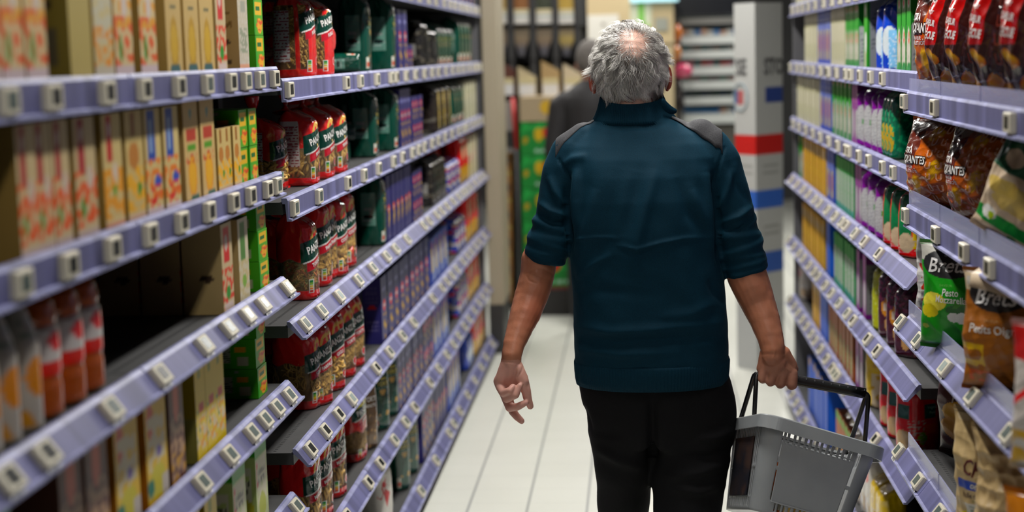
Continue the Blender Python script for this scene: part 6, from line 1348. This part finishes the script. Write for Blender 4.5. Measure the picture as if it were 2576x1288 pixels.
# shoulder patches
def patch(low,name):
    pts=[cast(*p_) for p_ in low]; pts=np.array([p_ for p_ in pts if p_ is not None]); G=[]
    L=np.linspace(0,len(pts)-1,44); lo=np.stack([np.interp(L,range(len(pts)),pts[:,k]) for k in range(3)],-1)
    for s_ in np.linspace(0,1,22):
        row=[]
        for p_ in lo:
            q=p_+np.array([0,s_*.115,0]); h=bv.ray_cast(Vector((q[0],q[1],q[2]+.25)),Vector((0,0,-1)))
            z=h[0][2] if h[0] is not None else q[2]
            row.append((q[0],q[1],min(z,p_[2]+.14)+.0022))
        G.append(row)
    G=np.array(G); 
    for _ in range(3): G[1:-1]=(G[:-2]+G[1:-1]*2+G[2:])/4
    m_=MB(); m_.grid(G,(.5,.5,.5),0,True); o=m_.build(name,PATCH,swo); md=o.modifiers.new('t','SOLIDIFY'); md.thickness=.002; md.offset=1; return o
patch([(1494,305),(1470,318),(1446,335),(1424,356),(1408,378),(1397,398)],'shoulder_patch')
patch([(1690,300),(1716,314),(1745,332),(1775,354),(1800,374),(1818,388)],'shoulder_patch')
# collar: ribbed stand-up band
def ribloft(name,rings,ribs,amp,parent,mt,n=420,thick=.003):
    th=np.linspace(0,2*np.pi,n,endpoint=False); P=[]
    for (xl,xr,y,b_,dc,sl) in rings:
        r=ring(xl,xr,y,b_,dc,n,2.2,sl); c=r.mean(0); d=r-c; d[:,2]=0; d/=np.linalg.norm(d,axis=1)[:,None]; P.append(r+d*(np.sin(th*ribs)*amp)[:,None])
    m_=MB(); m_.grid(np.array(P),(.5,.5,.5),0,True,wrapu=True); o=m_.build(name,mt,parent); md=o.modifiers.new('t','SOLIDIFY'); md.thickness=thick; md.offset=-1; return o
ribloft('collar',[(1488,1706,304,.078,.045,.10),(1496,1694,290,.078,.047,.15),(1502,1684,275,.078,.050,.2),(1506,1676,260,.079,.053,.22),(1509,1670,246,.080,.056,.25),(1511,1668,240,.079,.056,.25)],110,.0011,swo,KNIT)
m_=MB(); a=[(1664,243),(1676,256),(1690,270),(1703,276)]; b_=[(1662,262),(1672,280),(1686,288),(1701,284)]
G=np.array([[PW(x,y,-.01+.03*i/3) for i,(x,y) in enumerate(a)],[PW((x+u)/2,(y+v)/2,-.018+.03*i/3) for i,((x,y),(u,v)) in enumerate(zip(a,b_))],[PW(x,y,-.01+.03*i/3) for i,(x,y) in enumerate(b_)]]); m_.grid(G,(.5,.5,.5),0,True)
o=m_.build('collar_flap',KNIT,swo); md=o.modifiers.new('t','SOLIDIFY'); md.thickness=.004; s_=o.modifiers.new('s','SUBSURF'); s_.levels=2; s_.render_levels=2
ribloft('hem_ribbing',[(1449,1831,900,.1435,.002,0),(1447,1833,906,.1455,.002,0),(1448,1832,925,.1445,.002,0),(1450,1830,945,.141,.003,0),(1453,1827,959,.136,.003,0)],150,.0006,swo,KNIT,n=600)
# ---- trousers
B=MB()
loft(B,[ring(1456,1828,930,.118,.01),ring(1457,1842,965,.122,.012),ring(1462,1851,1000,.125,.014),ring(1472,1854,1040,.125,.016),ring(1480,1853,1080,.122,.018),ring(1490,1848,1110,.115,.02)])
def pr(cx_,hw,z,cy_,b_,n=40):
    th=np.linspace(0,2*np.pi,n,endpoint=False); return np.stack([cx_+hw*np.cos(th),cy_+b_*np.sin(th),np.full(n,z)],-1)
def wx(x,y,Y=4.24): return ony(x,y,Y)
for side,pts in ((0,[(1478,1672,1080,.115,4.24),(1490,1655,1130,.105,4.24),(1497,1642,1190,.098,4.25),(1502,1636,1250,.092,4.27),(1505,1632,1300,.088,4.29)]),(1,[(1625,1853,1080,.115,4.235),(1632,1842,1130,.106,4.225),(1637,1830,1190,.098,4.205),(1641,1820,1250,.090,4.185),(1643,1812,1300,.086,4.17)])):
    R2=[]
    for xl,xr,y,b_,Y in pts:
        a=ony(xl,y,Y); c=ony(xr,y,Y); R2.append(pr((a[0]+c[0])/2,(c[0]-a[0])/2,a[2],Y,b_))
    last=(R2[-1].mean(0)); 
    end=(np.array([-.07,4.28,.10]) if side==0 else np.array([.13,4.06,.14]))
    for t in (.33,.66,1): c=last+(end-last)*t; R2.append(pr(c[0],.082-.012*t,c[2],c[1],.084-.01*t))
    loft(B,R2)
tr=remesh(B,'trousers',.006,6,.6); V=getv(tr); N=getn(tr); px,py=projv(V); back=np.ones(len(V))
for p_,a_,w_ in (([(1850,1080),(1800,1100),(1740,1105)],.005,12),([(1840,1130),(1780,1150),(1700,1150)],-.005,12),([(1835,1160),(1760,1190),(1680,1200)],.005,12),([(1500,1130),(1560,1160),(1620,1180)],.004,12),([(1640,1000),(1642,1100),(1640,1180)],-.010,12),([(1690,1230),(1760,1240),(1820,1220)],.004,10),([(1465,1020),(1478,1050),(1490,1085)],-.003,6)): fold(p_,a_,w_)
V=V+N*(wave(V,.12,95,10)*.0015)[:,None]; setv(tr,V); tro=link(tr,'trousers',TROU,man)
for s_,(x0,y0,x1,y1) in ((0,(1490,1010,1545,1024)),(1,(1720,1010,1800,1014))): pass
# shoes
for c,tl in ((np.array([-.07,4.27,0]),0),(np.array([.13,4.03,.05]),.35)):
    m_=MB(); m_.cone(c+np.array([0,.0,.045]),c+np.array([0,.20,.035-0*tl]),.045,.038,18); m_.box(c[0]-.045,c[0]+.045,c[1]-.05,c[1]+.24,c[2],c[2]+.02); o=m_.build('shoe',mat('black_shoe',(.01,.01,.01),.4),man)
# ---- hair
g=np.random.default_rng(5)
HR=np.array([.088,.103,.100]); HO=HC+np.array([0,0,.002])
crown=np.array([.02,-.62,.80]); crown/=np.linalg.norm(crown)
# direction of the bald spot as seen at px (1590,100)
hit=None
d0=ray(1594,100); d0/=np.linalg.norm(d0); oc=(CP-HO)/HR; dd=d0/HR; a_=dd@dd; b_=2*oc@dd; c_=oc@oc-1; t_=(-b_-math.sqrt(b_*b_-4*a_*c_))/(2*a_); crown=(oc+dd*t_); crown/=np.linalg.norm(crown)
NS=15000; SEG=11
nc=520; clumpd=g.normal(size=(nc*4,3)); clumpd/=np.linalg.norm(clumpd,axis=1)[:,None]
def okroot(D):
    z=D[:,2]; y=D[:,1]
    ang=np.arccos(np.clip(D@crown,-1,1))
    low=-.74+.0*y; ear=(np.abs(D[:,0])>.86)&(z<-.40)&(y>-.25)
    face=(y>.50)&(z<.55)|(y>.15)&(z<-.05)
    return (z>low)&~ear&~face,ang
ok,ang=okroot(clumpd); clumpd=clumpd[ok][:nc]; 
cl_noise=g.normal(size=(len(clumpd),3)); cl_phase=g.uniform(0,6.28,len(clumpd)); cl_len=g.uniform(.8,1.25,len(clumpd)); cl_tone=g.uniform(0,1,len(clumpd))
D=g.normal(size=(NS*3,3)); D/=np.linalg.norm(D,axis=1)[:,None]; ok,ang=okroot(D); keep=ok&((ang>.50)|(g.uniform(size=len(D))<np.clip((ang/.50)**2.0*.6,.10,1))); D=D[keep][:NS]; ang=np.arccos(np.clip(D@crown,-1,1)); n=len(D)
ci=np.argmax(D@clumpd.T,axis=1)
def unit_(v): return v/(np.linalg.norm(v,axis=1)[:,None]+1e-9)
P=np.zeros((n,SEG,3)); pos=HO+D*HR; P[:,0]=pos
ln=(.040+.018*np.clip((.2-D[:,2]),0,1))*cl_len[ci]*g.uniform(.75,1.15,n); ln*=np.where(ang<.6,.75,1)
flow=unit_(D*np.cos(ang)[:,None]-crown); nrm=unit_(D/HR)
swirl=np.cross(nrm,flow)
dirv=unit_(flow+nrm*.85+swirl*.35+cl_noise[ci]*.42+g.normal(size=(n,3))*.10)
step=ln/(SEG-1)
for k in range(1,SEG):
    t=k/(SEG-1); pos=P[:,k-1]; rel=(pos-HO)/HR; rr=np.linalg.norm(rel,axis=1)[:,None]; nr=unit_(rel/HR); dn=rel/rr
    fl=unit_(dn*(np.sum(dn*crown,1))[:,None]-crown); down=np.array([0,0,-1.])
    sd=np.cross(nr,fl)
    wv=np.sin(t*6.5+cl_phase[ci])[:,None]*1.25
    tgt=fl*.9+down*.55*np.clip(t*1.2,0,1)+sd*wv*.75+cl_noise[ci]*.30+nr*(.42-.75*t)+nr*np.sin(t*5.5+cl_phase[ci]*1.7)[:,None]*.55+nr*(np.clip(t-.6,0,1)*1.6*np.clip(-rel[:,2:3]*1.2+.3,0,1))
    dirv=unit_(dirv*.55+unit_(tgt)*.60); P[:,k]=pos+dirv*step[:,None]
    rel=(P[:,k]-HO)/HR; rr=np.linalg.norm(rel,axis=1)[:,None]; mn=1.02+.02*t+.05*g.uniform(size=(n,1))*t; fix=np.maximum(rr,mn)/rr; P[:,k]=HO+rel*fix*HR
# make tubes, three sided
r0=.00042; rad=r0*np.array([.9,1,1,1,1,.95,.9,.8,.65,.45,.15])[None,:]*g.uniform(.7,1.25,(n,1))
T=np.gradient(P,axis=1); T/=np.linalg.norm(T,axis=2)[...,None]+1e-9; A=np.cross(T,np.array([.3,.5,.8])); A/=np.linalg.norm(A,axis=2)[...,None]+1e-9; Bn=np.cross(T,A)
VV=np.stack([P+rad[...,None]*(math.cos(q)*A+math.sin(q)*Bn) for q in (0,2.094,4.189)],2)   # n,SEG,3,3
idx=np.arange(n*SEG*3).reshape(n,SEG,3); qd=np.stack([idx[:,:-1],np.roll(idx[:,:-1],-1,2),np.roll(idx[:,1:],-1,2),idx[:,1:]],-1).reshape(-1,4)
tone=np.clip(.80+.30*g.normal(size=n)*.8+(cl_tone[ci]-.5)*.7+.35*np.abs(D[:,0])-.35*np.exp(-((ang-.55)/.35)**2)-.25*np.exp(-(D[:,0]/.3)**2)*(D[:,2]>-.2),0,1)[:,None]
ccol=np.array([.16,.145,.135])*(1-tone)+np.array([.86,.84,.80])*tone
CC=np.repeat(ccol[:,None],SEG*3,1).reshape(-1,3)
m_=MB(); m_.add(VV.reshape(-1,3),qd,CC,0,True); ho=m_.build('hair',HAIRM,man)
# ---------------------------------------------------------------- shopper far behind
def figure(x,Y,ztop,jacket,hairc,label,trous=(.006,.006,.008)):
    r=empty('person'); tag(r,label,'person'); X=ony(x,200,Y)[0]; k=ztop/1.74; o=np.array([X,Y,0])
    def p(a,b,c): return o+np.array([a,b,c])*k
    b=MB(); b.sphere(p(0,0,1.62),(.078*k,.095*k,.115*k),20); b.cone(p(0,0,1.42),p(0,0,1.55),.055*k,.05*k)
    b.cone(p(0,.10,1.62),p(0,.115,1.59),.010,.014); 
    for s in (-1,1):
        b.cone(p(s*.085,0,.0+.9),p(s*.1,0,.5),.07*k,.05*k); b.cone(p(s*.1,0,.5),p(s*.1,0,.09),.05*k,.035*k); b.cone(p(s*.18,0,1.38),p(s*.22,-.01,1.10),.045*k,.038*k); b.cone(p(s*.22,-.01,1.10),p(s*.20,.10,.88),.036*k,.027*k)
        b.sphere(p(s*.083,0,1.60),(.01,.018,.03),10); b.cone(p(s*.20,.10,.88),p(s*.19,.12,.80),.03*k,.018*k)
        for q in range(4): b.cone(p(s*(.18+.012*q),.12,.80),p(s*(.18+.012*q),.13,.73),.009,.007)
        b.cone(p(s*.165,.11,.84),p(s*.15,.13,.79),.010,.009); b.sphere(p(s*.03,.083,1.64),.012,8)
    b.cone(p(0,0,1.38),p(0,0,.95),.13*k,.12*k); b.cone(p(-.15,0,1.38),p(.15,0,1.38),.05*k,.05*k)
    me=remesh(b,'body',.008,2); setc(me,np.tile(np.array([.45,.22,.15]),(len(me.vertices),1))); link(me,'body',SKIN,r)
    b=MB(); b.cone(p(0,0,1.36),p(0,.0,.86),.165*k,.16*k); b.cone(p(-.15,0,1.38),p(.15,0,1.38),.075*k,.075*k)
    for s in (-1,1): b.cone(p(s*.19,0,1.36),p(s*.235,-.01,1.10),.068*k,.058*k); b.cone(p(s*.235,-.01,1.10),p(s*.21,.08,.90),.056*k,.048*k)
    me=remesh(b,'jacket',.012,4); link(me,'jacket',mat('black_jacket',jacket,.7),r)
    b=MB()
    for s in (-1,1): b.cone(p(s*.08,0,.9),p(s*.1,0,.5),.095*k,.075*k); b.cone(p(s*.1,0,.5),p(s*.1,0,.13),.075*k,.06*k)
    me=remesh(b,'trousers',.012,3); link(me,'trousers',mat('dark_trousers',trous,.8),r)
    for s in (-1,1):
        b=MB(); b.cone(p(s*.1,-.02,.05),p(s*.1,.15,.045),.045,.04,14,(.35,.35,.33)); b.box(*(lambda q:(q[0]-.045,q[0]+.045,q[1]-.06,q[1]+.2,0,.03))(p(s*.1,0,0)),(.6,.6,.57)); b.build('shoe',FLAT,r)
    b=MB(); b.sphere(p(0,-.012,1.645),(.090*k,.102*k,.115*k),18); me=remesh(b,'hair',.010,2); link(me,'hair',mat('grey_cap_hair',hairc,.8,noise=(40,tuple(np.array(hairc)*.6),.3)),r)
figure(1487,9.75,1.735,(.012,.011,.013),(.14,.125,.115),'shopper in black jacket far down the aisle, mostly hidden behind the man')
